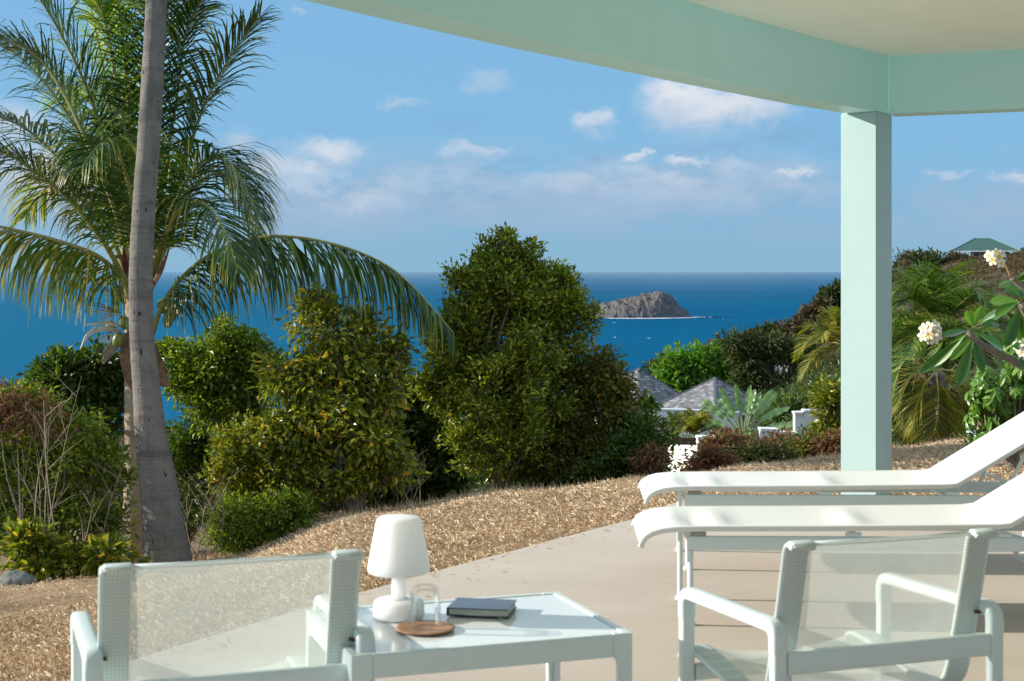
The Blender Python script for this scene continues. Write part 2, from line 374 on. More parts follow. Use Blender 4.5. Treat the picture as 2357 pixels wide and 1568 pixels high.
def build_sea():
    m = bpy.data.materials.new('sea_water'); m.use_nodes = True; t = NT(m.node_tree); b = m.node_tree.nodes['Principled BSDF']
    oc = t.n('ShaderNodeTexCoord').outputs['Object']
    sc = t.v('MULTIPLY', oc, (.35, 1, 1)).outputs[0]
    n1 = t.noise(sc, .05, 8, .68); n2 = t.noise(t.v('MULTIPLY', oc, (.25, 1, 1)).outputs[0], .0012, 4, .6)
    n3 = t.noise(sc, .012, 4, .6)
    c = t.ramp(n2.outputs[0], [(.35, (.001, .080, .172)), (.65, (.001, .098, .208))])
    c = t.mix(t.mr(n1.outputs[0], .45, .62, 0, .6), c, (.0005, .066, .15))
    xs = t.n('ShaderNodeSeparateXYZ', [oc]).outputs
    ratio = t.m('DIVIDE', xs[0], t.m('MAXIMUM', xs[1], 50.))
    c = t.mix(t.mr(ratio, .1, -.35, 0, .75), c, (.014, .125, .225))
    m.node_tree.links.new(c, b.inputs['Base Color'])
    b.inputs['Roughness'].default_value = .6; b.inputs['Specular IOR Level'].default_value = 0
    bp = t.n('ShaderNodeBump', {'Strength': .6, 'Distance': 1.6, 'Height': t.m('ADD', n1.outputs[0], t.m('MULTIPLY', n3.outputs[0], .6))})
    m.node_tree.links.new(bp.outputs[0], b.inputs['Normal'])
    # the flatter the glance, the more sky the waves mirror; stands in for distance haze
    gm = t.n('ShaderNodeNewGeometry').outputs
    nv = t.m('ABSOLUTE', t.v('DOT_PRODUCT', gm['Incoming'], gm['Normal']).outputs['Value'])
    fr = t.m('ADD', .015, t.m('MULTIPLY', .38, t.m('EXPONENT', t.m('MULTIPLY', nv, -170.))))
    gl = t.n('ShaderNodeBsdfGlossy', {'Color': (1, 1, 1, 1), 'Roughness': .25})
    mxs = t.n('ShaderNodeMixShader', [fr, b.outputs[0], gl.outputs[0]]); m.node_tree.links.new(mxs.outputs[0], m.node_tree.nodes['Material Output'].inputs[0])
    A = np.linspace(-math.pi * .62, math.pi * .62, 90); D = np.concatenate([[60], np.exp(np.linspace(math.log(200), math.log(400000), 60))])
    AA, DD = np.meshgrid(A, D); V = np.stack([np.sin(AA) * DD, np.cos(AA) * DD, np.full(AA.shape, -60.)], -1).reshape(-1, 3)
    n = len(A); i, j = np.meshgrid(np.arange(len(D) - 1), np.arange(n - 1), indexing='ij'); q = (i * n + j).ravel()
    tag(mesh_np('sea', V, np.stack([q, q + 1, q + n + 1, q + n], -1), m), kind='structure')
build_sea()

def build_island():
    d0 = 61.35 * FD / 104
    r = lambda x: (x - CX) / FD * d0
    root = thing('rocky_island', 'small bare rocky island rising from the blue sea, steep cliff on its right end', 'island', (r(1470), d0, -60))
    prof = [(1318, 0), (1340, 14), (1362, 24), (1385, 34), (1410, 40), (1440, 47), (1470, 53), (1500, 59), (1520, 61), (1536, 57), (1545, 44), (1555, 33), (1568, 24), (1580, 17), (1588, 6), (1594, 0)]
    px = np.array([p[0] for p in prof]); ph = np.array([p[1] for p in prof])
    nx, ny = 240, 70; xs = np.linspace(1318, 1594, nx); v = np.linspace(-1, 1, ny); V = []
    for y in v:
        for x in xs:
            h = np.interp(x, px, ph) / FD * d0
            wdt = 22 + 60 * math.sin(math.pi * min(1, max(0, (x - 1318) / 276))) ** .6
            e = 1 - abs(y) ** 2.2; hh = h * max(0, e) ** .75
            f = fractal(Vector((x * .05, y * 2.0, 3)), .9, 2, 6) ; g = abs(fractal(Vector((x * .028, y * 1.2, hh * .06)), .8, 2, 6))
            V.append((r(x) - r(1470) + 2 * f, y * wdt, -1 + hh * (1 + .13 * f) - 6.5 * g * (hh > 1)))
    i, j = np.meshgrid(np.arange(ny - 1), np.arange(nx - 1), indexing='ij'); q = (i * nx + j).ravel()
    m = bpy.data.materials.new('island_rock'); m.use_nodes = True; t = NT(m.node_tree); b = m.node_tree.nodes['Principled BSDF']
    oc = t.n('ShaderNodeTexCoord').outputs['Object']
    n1 = t.noise(oc, .09, 8, .7); z = t.n('ShaderNodeSeparateXYZ', [oc]).outputs[2]
    nrmz = t.n('ShaderNodeSeparateXYZ', [t.n('ShaderNodeNewGeometry').outputs['Normal']]).outputs[2]
    rock = t.ramp(n1.outputs[0], [(.35, (.05, .062, .085)), (.5, (.085, .095, .12)), (.68, (.15, .15, .165))])  # bluish tones put distance haze into the rock colour
    gr = t.ramp(n1.outputs[0], [(.4, (.085, .082, .082)), (.6, (.17, .145, .125))])
    c = t.mix(t.mr(nrmz, .62, .9), rock, gr)
    m.node_tree.links.new(c, b.inputs['Base Color']); b.inputs['Roughness'].default_value = .95; b.inputs['Specular IOR Level'].default_value = .1
    bp = t.n('ShaderNodeBump', {'Strength': 1., 'Distance': 3., 'Height': n1.outputs[0]}); m.node_tree.links.new(bp.outputs[0], b.inputs['Normal'])
    mesh_np('island_rock', V, np.stack([q, q + 1, q + nx + 1, q + nx], -1), m, root, world=False, smooth=True)
    # surf
    fm = principled('foam', (.85, .88, .9), .8, .2)
    V = []; F = []
    for _ in range(230):
        x = random.choice([random.uniform(1395, 1560), random.gauss(1565, 22), random.uniform(1500, 1590)]); y0 = -(22 + 60 * math.sin(math.pi * min(1, max(.02, (x - 1318) / 276))) ** .6) * (1.02 + random.random() * .03) - random.random() * 5 * (x > 1540)
        L = random.uniform(1, 7); w = random.uniform(.5, 2.6); k = len(V); X = r(x) - r(1470)
        V += [(X - L, y0, .5), (X, y0 - w, .55), (X + L, y0, .5), (X, y0 + w, 1.2)]; F.append((k, k + 1, k + 2, k + 3))
    tag(mesh_np('surf', V, F, fm, root, world=False), kind='stuff')
    V = []; F = []
    for _ in range(60):
        d = math.exp(random.uniform(math.log(1100), math.log(7000))); x = random.uniform(-.4, .33) * d; k = len(V); L = random.uniform(1, 3.0); w = random.uniform(.2, .7)
        V += [(x - L, d, -59.9), (x, d - w, -59.9), (x + L, d, -59.9), (x, d + w, -59.6)]; F.append((k, k + 1, k + 2, k + 3))
    tag(mesh_np('whitecaps', V, F, fm), 'tiny scattered whitecaps on the open sea', 'whitecaps', kind='stuff')
build_island()

# ------------------------------------------------------------------ patio + veranda
def build_patio():
    m = bpy.data.materials.new('patio_concrete'); m.use_nodes = True; t = NT(m.node_tree); b = m.node_tree.nodes['Principled BSDF']
    oc = t.n('ShaderNodeTexCoord').outputs['Object']
    s = t.v('MULTIPLY', oc, (.5, 1.6, 1)).outputs[0]
    n1 = t.noise(s, 1.1, 6, .6); n2 = t.noise(oc, 45, 5, .7); n3 = t.noise(oc, 4, 8, .75)
    c = t.ramp(n1.outputs[0], [(.32, (.49, .42, .35)), (.68, (.57, .495, .42))])
    c = t.mix(t.mr(n3.outputs[0], .58, .75, 0, .35), c, (.42, .35, .27)); c = t.mix(t.mr(n2.outputs[0], .35, .7, 0, .14), c, (.35, .3, .25))
    vo = t.n('ShaderNodeTexVoronoi', {'Vector': t.v('ADD', oc, t.v('MULTIPLY', n3.outputs['Color'], (.35, .35, 0)).outputs[0]).outputs[0], 'Scale': .55}, feature='DISTANCE_TO_EDGE')
    c = t.mix(t.mr(vo.outputs['Distance'], .0016, .0004, 0, .35), c, (.24, .2, .16))
    n5 = t.noise(t.v('MULTIPLY', oc, (.35, 2.2, 1)).outputs[0], 2.3, 6, .65); c = t.mix(t.mr(n5.outputs[0], .55, .75, 0, .22), c, (.40, .37, .33))
    m.node_tree.links.new(c, b.inputs['Base Color']); b.inputs['Roughness'].default_value = .75; b.inputs['Specular IOR Level'].default_value = .3
    bp = t.n('ShaderNodeBump', {'Strength': .15, 'Distance': .01, 'Height': n2.outputs[0]}); m.node_tree.links.new(bp.outputs[0], b.inputs['Normal'])
    mb = MB(); c2 = []
    sm = catmull([Vector((p.x, p.y, 0)) for p in PATIO[1:7]], 40)
    poly = [(PATIO[0].x, PATIO[0].y)] + [(q[0] + random.uniform(-.006, .006), q[1]) for q in sm] + [(p.x, p.y) for p in PATIO[7:]]
    mb.prism(poly, -.14, 0); tag(mb.build('patio', m), kind='structure')
build_patio()

mint = principled('mint_paint_toned_for_shade', (.58, .92, .89), .45, .35, vary=.02, vscale=3, bump=.04, bscale=30)  # veranda paint, colour lifted to stand in for light missing on shaded beams
aqua = principled('aqua_paint_toned_for_sun', (.42, .57, .565), .45, .35, vary=.02, vscale=3, bump=.04, bscale=30)  # same paint, colour lowered against the sun on the column; reused on planter box
ceilm = principled('ceiling_plaster', (.83, .90, .80), .8, .2, vary=.03, vscale=1.5, bump=.05, bscale=60)
def build_veranda():
    ND_ = onz(2018, 1163, 0)                       # nearest corner of the column
    az = R(-53.5); dL = Vector((math.sin(az), math.cos(az), 0)); dR = Vector((math.cos(az) * -1 * -1, -math.sin(az), 0))
    s = .225
    root = thing('veranda', 'mint green veranda roof frame on one square column at the patio corner', 'veranda', (ND_.x, ND_.y, 0))
    c = [ND_, ND_ + dL * s, ND_ + dL * s + dR * s, ND_ + dR * s]
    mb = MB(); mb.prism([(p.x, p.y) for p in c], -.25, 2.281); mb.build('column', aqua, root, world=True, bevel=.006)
    zb, zt = 2.28, 2.62
    out = [onz(x, y, zb) for x, y in ((1938, 260), (1800, 236.5), (1560, 190), (1380, 152), (1170, 109), (935, 56), (700, 1))]
    dd = (out[-1] - out[-2]).normalized(); out.append(out[-1] + dd * 3.5); out.append(out[-1] + (dd + Vector((-.25, -.1, 0))).normalized() * 5)
    # beam's start extended to wrap the corner
    d0 = (out[0] - out[1]).normalized(); out[0] = out[0] + d0 * .02
    th = .2; inn = []
    for i, p in enumerate(out):
        T = (out[min(i + 1, len(out) - 1)] - out[max(i - 1, 0)]).normalized(); N = Vector((-T.y, T.x, 0))
        if N.x < 0 and i < 3: pass
        N = Vector((T.y, -T.x, 0)); 
        if N.y > 0: N = -N
        inn.append(p + N * th)
    rb = [onz(2046, 262.5, zb), onz(2357, 250, zb)]; dr = (rb[1] - rb[0]).normalized(); nr = Vector((-dr.y, dr.x, 0))
    if nr.y < 0: nr = -nr
    end = rb[0] + dr * 9
    corner = rb[0].copy(); inn[0] = corner.copy()
    mb = MB()
    n = len(out); V = [(p.x, p.y, zb) for p in out] + [(p.x, p.y, zb) for p in inn] + [(p.x, p.y, zt + .15) for p in out] + [(p.x, p.y, zt + .15) for p in inn]; F = []
    for i in range(n - 1):
        F += [(i, i + 1, n + i + 1, n + i), (2 * n + i, 3 * n + i, 3 * n + i + 1, 2 * n + i + 1), (i, 2 * n + i, 2 * n + i + 1, i + 1), (n + i, n + i + 1, 3 * n + i + 1, 3 * n + i)]
    F += [(0, n, 3 * n, 2 * n), (n - 1, 3 * n - 1, 4 * n - 1, 2 * n - 1)]
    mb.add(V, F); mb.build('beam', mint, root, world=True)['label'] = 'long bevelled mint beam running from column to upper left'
    a = corner + dr * .001; q = [a, end, end + nr * .2, a + nr * .2 ]
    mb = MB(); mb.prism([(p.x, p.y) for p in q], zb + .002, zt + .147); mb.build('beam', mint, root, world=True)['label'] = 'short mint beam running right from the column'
    # small chamfer block in the ceiling corner
    e1 = (inn[1] - inn[0]).normalized()
    # ceiling
    poly = [(p + (corner - p) * 0).to_2d() for p in inn] + [Vector((-3, -9)), Vector((11, -9)), end.to_2d()]
    mb = MB(); mb.prism([(p[0], p[1]) for p in poly], zt, zt + .12); mb.build('ceiling', ceilm, root, world=True)
    over = [(p.x, p.y) for p in out] + [(-4, -10), (12, -10), ((end + nr * .3).x, (end + nr * .3).y), ((a + nr * .3).x, (a + nr * .3).y)]
    mb = MB(); mb.prism(over, zt + .16, zt + .3); mb.build('roof_slab', ceilm, root, world=True)
build_veranda()

# ------------------------------------------------------------------ furniture
white = principled('white_powder_coat', (.72, .83, .84), .32, .5, vary=.015, vscale=9, bump=.02, bscale=80)
def sling_mat(name, col, alpha, pitch=.0034):
    m = bpy.data.materials.new(name); m.use_nodes = True; t = NT(m.node_tree); b = m.node_tree.nodes['Principled BSDF']; L = m.node_tree.links
    oc = t.n('ShaderNodeTexCoord').outputs['Object']; s = t.n('ShaderNodeSeparateXYZ', [oc]).outputs
    k = 2 * math.pi / pitch
    w = t.m('MULTIPLY', t.m('SINE', t.m('MULTIPLY', s[0], k)), t.m('SINE', t.m('MULTIPLY', t.m('ADD', s[2], s[1]), k)))
    nz = t.noise(oc, 14, 4)
    f = t.m('ADD', t.m('MULTIPLY', w, .12), t.mr(nz.outputs[0], .3, .7, alpha - .03, alpha + .03), clamp=True)
    b.inputs['Base Color'].default_value = (*col, 1); b.inputs['Roughness'].default_value = .6; b.inputs['Specular IOR Level'].default_value = .3
    tl = t.n('ShaderNodeBsdfTranslucent', [(*col, 1)]); tp = t.n('ShaderNodeBsdfTransparent')
    a = t.n('ShaderNodeMixShader', [.35, b.outputs[0], tl.outputs[0]])
    o = t.n('ShaderNodeMixShader', [f, a.outputs[0], tp.outputs[0]]); L.new(o.outputs[0], m.node_tree.nodes['Material Output'].inputs[0])
    return m
mesh_sling = sling_mat('chair_mesh_sling', (.79, .85, .80), .37)
def edge_mat():
    m = bpy.data.materials.new('sling_over_rail'); m.use_nodes = True; t = NT(m.node_tree); b = m.node_tree.nodes['Principled BSDF']
    oc = t.n('ShaderNodeTexCoord').outputs['Object']; s = t.n('ShaderNodeSeparateXYZ', [oc]).outputs; k = 2 * math.pi / .0085
    w = t.m('MAXIMUM', t.m('SINE', t.m('MULTIPLY', s[0], k)), t.m('SINE', t.m('MULTIPLY', s[2], k)))
    c = t.mix(t.mr(w, .1, 1), (.50, .58, .55), (.64, .72, .69)); m.node_tree.links.new(c, b.inputs['Base Color']); b.inputs['Roughness'].default_value = .6
    bp = t.n('ShaderNodeBump', {'Strength': .3, 'Distance': .002, 'Height': w}); m.node_tree.links.new(bp.outputs[0], b.inputs['Normal'])
    return m
wrapm = edge_mat()
rustm = principled('rust', (.13, .06, .03), .9, .2, vary=.4, vscale=120)
steel = principled('bolt_steel', (.35, .33, .30), .4, .5)

def make_chair(loc, rz, label):
    """local frame: x right, y forward, origin on the floor between the rear legs"""
    c = thing('lounge_chair', label, 'chair', loc, rz, 'white mesh armchairs seen from behind')
    W, D, ZA = .66, .50, .515
    for s in (-1, 1):
        x = s * (W / 2 - .022)
        pr = rrect(.040, .030, .010, 3)
        arm = MB(); arm.sweep(round_path([(x, 0, ZA - .075), (x, 0.0, ZA - .015), (x, D, ZA - .028), (x, D, ZA - .095)], .035, 6), (1, 0, 0), rrect(.044, .032, .011, 3))
        arm.build('arm', white, c, auto=50)
        for y, zt in ((0, ZA - .073), (D, ZA - .093)):
            leg = MB(); leg.sweep([(x, y, .006), (x, y, zt)], (1, 0, 0), rrect(.040, .030, .010, 3)); lg = leg.build('leg', white, c, auto=50)
            ft = MB(); ft.lathe([(.0, 0), (.016, 0), (.016, .008), (.0, .008)], 12, (x, y, 0)); ft.build('foot', steel, lg)
    cb = MB(); cb.sweep([(-W / 2 + .043, 0, .412), (W / 2 - .043, 0, .412)], (0, 0, 1), rrect(.056, .022, .006, 2)); cb.build('crossbar', white, c, auto=50)
    cb = MB(); cb.sweep([(-W / 2 + .043, D - .005, .27), (W / 2 - .043, D - .005, .27)], (0, 0, 1), rrect(.045, .022, .006, 2)); cb.build('crossbar', white, c, auto=50)
    prof = catmull([(0, -.036, .690), (0, -.027, .696), (0, -.013, .697), (0, .002, .680), (0, .018, .61), (0, .045, .50), (0, .072, .40), (0, .10, .315), (0, .15, .275), (0, .23, .275), (0, .36, .30), (0, .50, .322), (0, .56, .318), (0, .585, .29)], 46)
    half = .287
    for s in (-1, 1):
        rail = MB(); rail.sweep([(s * (half - .030), p[1], p[2]) for p in prof], (1, 0, 0), rrect(.062, .016, .005, 2)); rail.build('sling_rail', wrapm, c, auto=50)
        cap = MB(); cap.sweep([(s * (half - .030), p[1], p[2] + .001) for p in prof[2:9]], (1, 0, 0), rrect(.066, .0175, .007, 3)); cap.build('rail_cap', white, c, auto=50)
        edge = MB(); edge.tube([(s * (half + .003), p[1], p[2]) for p in prof], .006, 6); edge.build('edge_trim', white, c, auto=60)
        bx = s * (W / 2 - .055)
        bt = MB(); bt.tube([(s * half, .048, .487), (s * (W / 2 - .03), .03, .487)], .009, 8); bt.build('bolt', white, c, smooth=True)
        rs = MB(); rs.tube([(s * (half - .012), .034, .487), (s * (half + .010), .034, .486)], [.004, .006], 8); r_ = rs.build('rust_stain', rustm, c, smooth=True)
    # sling: grid hung between the rails, slack in the seat
    nu = 15; V = []
    for i, p in enumerate(prof):
        if i < 3: continue
        for j in range(nu):
            u = j / (nu - 1) * 2 - 1; sag = (1 - u * u)
            back = p[2] > .34
            V.append((u * (half - .055), p[1] - (0.022 * sag * min(1, (.69 - p[2]) * 6) if back else 0), p[2] + (.0 if back else -.028 * sag)))
    nr_ = len(prof) - 3
    i, j = np.meshgrid(np.arange(nr_ - 1), np.arange(nu - 1), indexing='ij'); q = (i * nu + j).ravel()
    mesh_np('sling', V, np.stack([q, q + 1, q + nu + 1, q + nu], -1), mesh_sling, c, world=False, smooth=True)
    hm = MB(); hm.tube([(-half + .06, -.0125, .697), (-.1, -.010, .6945), (.1, -.010, .6945), (half - .06, -.0125, .697)], .006, 8); hm.build('hem', white, c, smooth=True)
    return c
def chair_pose(Lp, Rp):
    a = onz(*Lp, .52); b = onz(*Rp, .52); m = (a + b) / 2; v = b - a
    return (m.x, m.y, 0), math.atan2(v.y, v.x)
l, rz = chair_pose((203, 1494), (852, 1444)); print('left chair', l, math.degrees(rz)); make_chair(l, rz, 'white mesh armchair at the lower left in front of the palm trunks')
l, rz = chair_pose((1766, 1427), (2312, 1381)); print('right chair', l, math.degrees(rz)); make_chair(l, rz, 'white mesh armchair at the lower right in front of the sun loungers')

def build_table():
    z = .47; fr = onz(1456, 1457, z); br = onz(1262, 1363, z); fl_dir = (onz(860, 1507, z) - fr).normalized(); side = br - fr
    W = .70; Dp = side.length; ang = math.atan2(-fl_dir.y, -fl_dir.x)
    # local frame: x to the right along the front edge, y to the back; origin under the front left corner
    fl = fr + fl_dir * W
    t = thing('side_table', 'low white square metal table between the two armchairs', 'table', (fl.x, fl.y, 0), ang)
    gl = principled('white_glazed_top', (.78, .84, .86), .12, .5)
    mb = MB(); mb.box((W / 2, Dp / 2, z - .012), (W - .036, Dp - .036, .018)); mb.build('tabletop', gl, t, bevel=.003)
    ap = .056; th = .020
    for (c_, s_) in (((W / 2, th / 2, z - ap / 2), (W - .1, th, ap)), ((W / 2, Dp - th / 2, z - ap / 2), (W - .1, th, ap)), ((th / 2, Dp / 2, z - ap / 2), (th, Dp - .1, ap)), ((W - th / 2, Dp / 2, z - ap / 2), (th, Dp - .1, ap))):
        mb = MB(); mb.box(c_, s_); mb.build('apron', white, t, bevel=.0025)
    for cx, cy in ((0, 0), (W, 0), (W, Dp), (0, Dp)):
        sx = 1 if cx == 0 else -1; sy = 1 if cy == 0 else -1; lw = .036
        mb = MB()
        # corner casting with rounded brackets into both aprons
        def arc(n=6, r=.030): return [(r - r * math.sin(R(90) * k / n), -r + r * math.cos(R(90) * k / n)) for k in range(n + 1)]
        P = [(0, z), (.05, z), (.05, z - ap)] + [(lw + (.05 - lw) * 0 + q[0] * 0 + (.014 - .014 * math.sin(R(90) * k / 6)), z - ap - .03 * (1 - math.cos(R(90) * k / 6))) for k, q in enumerate(arc())] + [(lw - .006, .0), (0, 0)]
        V = [(cx + sx * a, cy, b) for a, b in P] + [(cx + sx * a, cy + sy * th, b) for a, b in P]; n = len(P)
        mb.add(V, [tuple(range(n)), tuple(range(2 * n - 1, n - 1, -1))] + [(i, (i + 1) % n, n + (i + 1) % n, n + i) for i in range(n)])
        P2 = [(th, z), (.05, z), (.05, z - ap), (.030, z - ap - .012), (.026, z - ap - .04), (.024, 0), (th, 0)]
        V = [(cx, cy + sy * a, b) for a, b in P2] + [(cx + sx * th, cy + sy * a, b) for a, b in P2]; n = len(P2)
        mb.add(V, [tuple(range(n)), tuple(range(2 * n - 1, n - 1, -1))] + [(i, (i + 1) % n, n + (i + 1) % n, n + i) for i in range(n)])
        mb.build('leg', white, t, bevel=.003)
    return z
TZ = build_table()

def build_lamp():
    p = onz(918, 1421, TZ)
    l = thing('table_lamp', 'small white cordless table lamp standing on the low table', 'lamp', (p.x, p.y, TZ + .001))
    m = bpy.data.materials.new('lamp_polyethylene'); m.use_nodes = True; b = m.node_tree.nodes['Principled BSDF']
    b.inputs['Base Color'].default_value = (.93, .94, .91, 1); b.inputs['Roughness'].default_value = .38
    b.inputs['Subsurface Weight'].default_value = 1; b.inputs['Subsurface Radius'].default_value = (.09, .09, .085); b.inputs['Subsurface Scale'].default_value = 1
    s = MB(); s.lathe([(.0, .113), (.073, .113), (.0785, .117), (.080, .124), (.0795, .131), (.058, .243), (.0555, .250), (.051, .254), (.043, .2555), (.0, .2555)], 48)
    s.build('lamp_shade', m, l, auto=60)
    s = MB(); s.lathe([(.0185, .1125), (.018, .06), (.019, .052), (.024, .047)], 32); s.build('stem', m, l, smooth=True)
    s = MB(); s.lathe([(.0, .0465), (.052, .046), (.061, .042), (.065, .034), (.0655, .006), (.062, 0), (0, 0)], 48); s.build('base', m, l, auto=60)
build_lamp()
def build_glass():
    p = onz(1063, 1451, TZ)
    wood = principled('coaster_wood', (.36, .19, .10), .5, .4, vary=.35, vscale=30)
    s = MB(); s.lathe([(0, .001), (.068, .001), (.0725, .003), (.073, .0055), (.071, .007), (.066, .006), (0, .005)], 48, (0, 0, 0))
    o = s.build('coaster', wood, auto=50); q = onz(979, 1449, TZ); o.location = (q.x, q.y, TZ); tag(o, 'round brown wooden coaster under the upturned glass', 'coaster')
    g = bpy.data.materials.new('clear_glass'); g.use_nodes = True; t = NT(g.node_tree)
    lw = t.n('ShaderNodeFresnel', {'IOR': 1.5}); tp = t.n('ShaderNodeBsdfTransparent', [(.985, .995, .995, 1)]); gs = t.n('ShaderNodeBsdfGlossy', {'Color': (1, 1, 1, 1), 'Roughness': .02})
    mx = t.n('ShaderNodeMixShader', [t.m('MULTIPLY', lw.outputs[0], .4), tp.outputs[0], gs.outputs[0]]); g.node_tree.links.new(mx.outputs[0], g.node_tree.nodes['Material Output'].inputs[0])
    s = MB(); s.lathe([(.0372, 0), (.0382, .001), (.0385, .045), (.038, .08), (.035, .094), (.028, .1005), (.018, .103), (.0, .1035)], 48)
    s.lathe([(.0, .091), (.018, .090), (.030, .087), (.0345, .080), (.0362, .068), (.0368, .045), (.0370, .001), (.0372, 0)], 48)
    o = s.build('drinking_glass', g, smooth=True); o.location = (q.x, q.y, TZ + .0068); tag(o, 'clear tumbler turned upside down on the wooden coaster', 'glass')
build_glass()
def build_book():
    a = onz(1028, 1417, TZ); b = onz(1170, 1423, TZ); c = onz(1190, 1401, TZ)
    ctr = (a + c) / 2; v = b - a; ang = math.atan2(v.y, v.x)
    k = thing('notebook', 'small dark blue notebook lying closed on the low table', 'book', (ctr.x, ctr.y, TZ + .001), ang)
    w, h, th = v.length, .125, .021
    cov = principled('dark_navy_cover', (.018, .030, .045), .22, .6, vary=.2, vscale=30); pap = principled('page_block', (.55, .56, .48), .8, .2)
    for z in (.0015, th - .0015):
        mb = MB(); mb.box((0, 0, z), (w, h, .0028)); mb.build('cover', cov, k, bevel=.0009)
    mb = MB(); mb.box((-w / 2 + .0012, 0, th / 2), (.0024, h, th - .006)); mb.build('spine', cov, k)
    mb = MB(); mb.box((.001, 0, th / 2), (w - .010, h - .007, th - .0062)); mb.build('page_block', pap, k)
    rb = principled('ribbon', (.55, .5, .35), .7); mb = MB(); mb.add([(w / 2 - .03, -h / 2, .004), (w / 2 - .026, -h / 2, .004), (w / 2 - .004, -h / 2 - .024, .0008), (w / 2 - .008, -h / 2 - .026, .0008)], [(0, 1, 2, 3)]); mb.build('ribbon', rb, k)
build_book()

lounge_fab = principled('white_sling_fabric', (.80, .82, .79), .55, .3, vary=.02, vscale=6, bump=.12, bscale=400)
def lounger_proto():
    g = thing('sun_lounger', '', 'sun lounger', (0, 0, 0), 0, 'white sun loungers beside the column')
    W = .47
    BK = R(31.5); bend = 1.21
    P = [(-.190, 0, .298), (-.184, 0, .318), (-.170, 0, .337), (-.145, 0, .352), (-.110, 0, .362), (-.06, 0, .368), (.05, 0, .371), (.5, 0, .374), (1.0, 0, .380), (bend - .05, 0, .383), (bend, 0, .389)]
    for k in (.05, .2, .4, .6, .72): P.append((bend + k * math.cos(BK), 0, .389 + k * math.sin(BK)))
    pts = []
    for a, b in zip(P, P[1:]):
        n = max(1, int(math.dist(a, b) / .035))
        for i in range(n): pts.append(tuple(a[j] + (b[j] - a[j]) * i / n for j in range(3)))
    pts.append(P[-1])
    for y in (-.012, W + .012):
        mb = MB(); mb.sweep([(p[0], y, p[2]) for p in pts], (0, 1, 0), rrect(.014, .022, .005, 2)); mb.build('sling_rail', lounge_fab, g, auto=50)
    nv = 17; V = []
    for k, p in enumerate(pts):
        for j in range(nv):
            u = j / (nv - 1) * 2 - 1; flatp = 1 if 0 < p[0] < bend else .4
            sag = (1 - u * u) * (.026 * flatp)
            # pulls where the crossbars carry the cloth
            for cx_ in (.12, .66, 1.18): sag -= .018 * math.exp(-((p[0] - cx_) / .05) ** 2) * (1 - u * u)
            sag += .010 * math.exp(-((p[0] - .70 - .06 * u) / .05) ** 2) * math.exp(-((u + .55) / .3) ** 2)
            V.append((p[0], W / 2 + u * (W / 2 + .008), p[2] + .009 - sag))
    n = len(pts); i, j = np.meshgrid(np.arange(n - 1), np.arange(nv - 1), indexing='ij'); q = (i * nv + j).ravel()
    mesh_np('sling', V, np.stack([q, q + 1, q + nv + 1, q + nv], -1), lounge_fab, g, world=False, smooth=True)
    for y in (.0, W):
        mb = MB(); mb.sweep([(-.012, y, .314), (1.78, y, .314)], (0, 1, 0), rrect(.024, .054, .005, 2)); mb.build('frame_beam', white, g, auto=50)
        for x in (0, 1.66):
            mb = MB(); mb.tube([(x, y, .005), (x, y, .286)], .0115, 12); lg = mb.build('leg', white, g, auto=50)
            mb = MB(); mb.lathe([(0, 0), (.019, 0), (.021, .006), (.018, .014), (.010, .018)], 16, (x, y, 0)); mb.build('foot', white, lg, auto=50)
        for x in (.03, .62, 1.19):
            mb = MB(); mb.box((x, y, .349), (.06, .016, .016)); mb.build('spacer', steel if x < .1 else white, g, bevel=.002)
    for x in (.0, .66, 1.2, 1.72):
        mb = MB(); mb.tube([(x, .012, .318), (x, W - .012, .318)], .011, 10); mb.build('crossbar', white, g, auto=50)
    for y in (.03, W - .03):
        bx, bz = bend + .40 * math.cos(BK), .368 + .40 * math.sin(BK)
        mb = MB(); mb.tube([(bx, y, bz), (bx - .12, y, .335)], .008, 8); mb.build('backrest_strut', white, g, auto=50)
        mb = MB(); mb.tube(round_path([(bend + .30, y, .29), (bend + .14, y, .20), (bend + .34, y, .10), (bend + .5, y, .05)], .03), .010, 8); mb.build('wheel_bracket', white, g, auto=50)
    mb = MB(); mb.tube([(bend + .27, W * .5 - .25, .378), (bend + .27, W * .5 + .25, .378)], .008, 8); mb.build('backrest_bar', white, g, auto=50)
    return g
def copy_tree(o, parent=None):
    c = o.copy(); COL.objects.link(c); c.parent = parent
    for ch in list(o.children): copy_tree(ch, c)
    return c
p1 = onz(1589, 1439, 0); L1 = lounger_proto(); L2 = copy_tree(L1)
L1.location = (p1.x, p1.y, 0); L1.rotation_euler.z = R(-1.5); L1['label'] = 'nearer white sun lounger, right behind the armchair'
p2 = onz(1583, 1311, 0); L2.location = (p2.x, p2.y, 0); L2.rotation_euler.z = R(-1.5); L2['label'] = 'farther white sun lounger, right in front of the column'

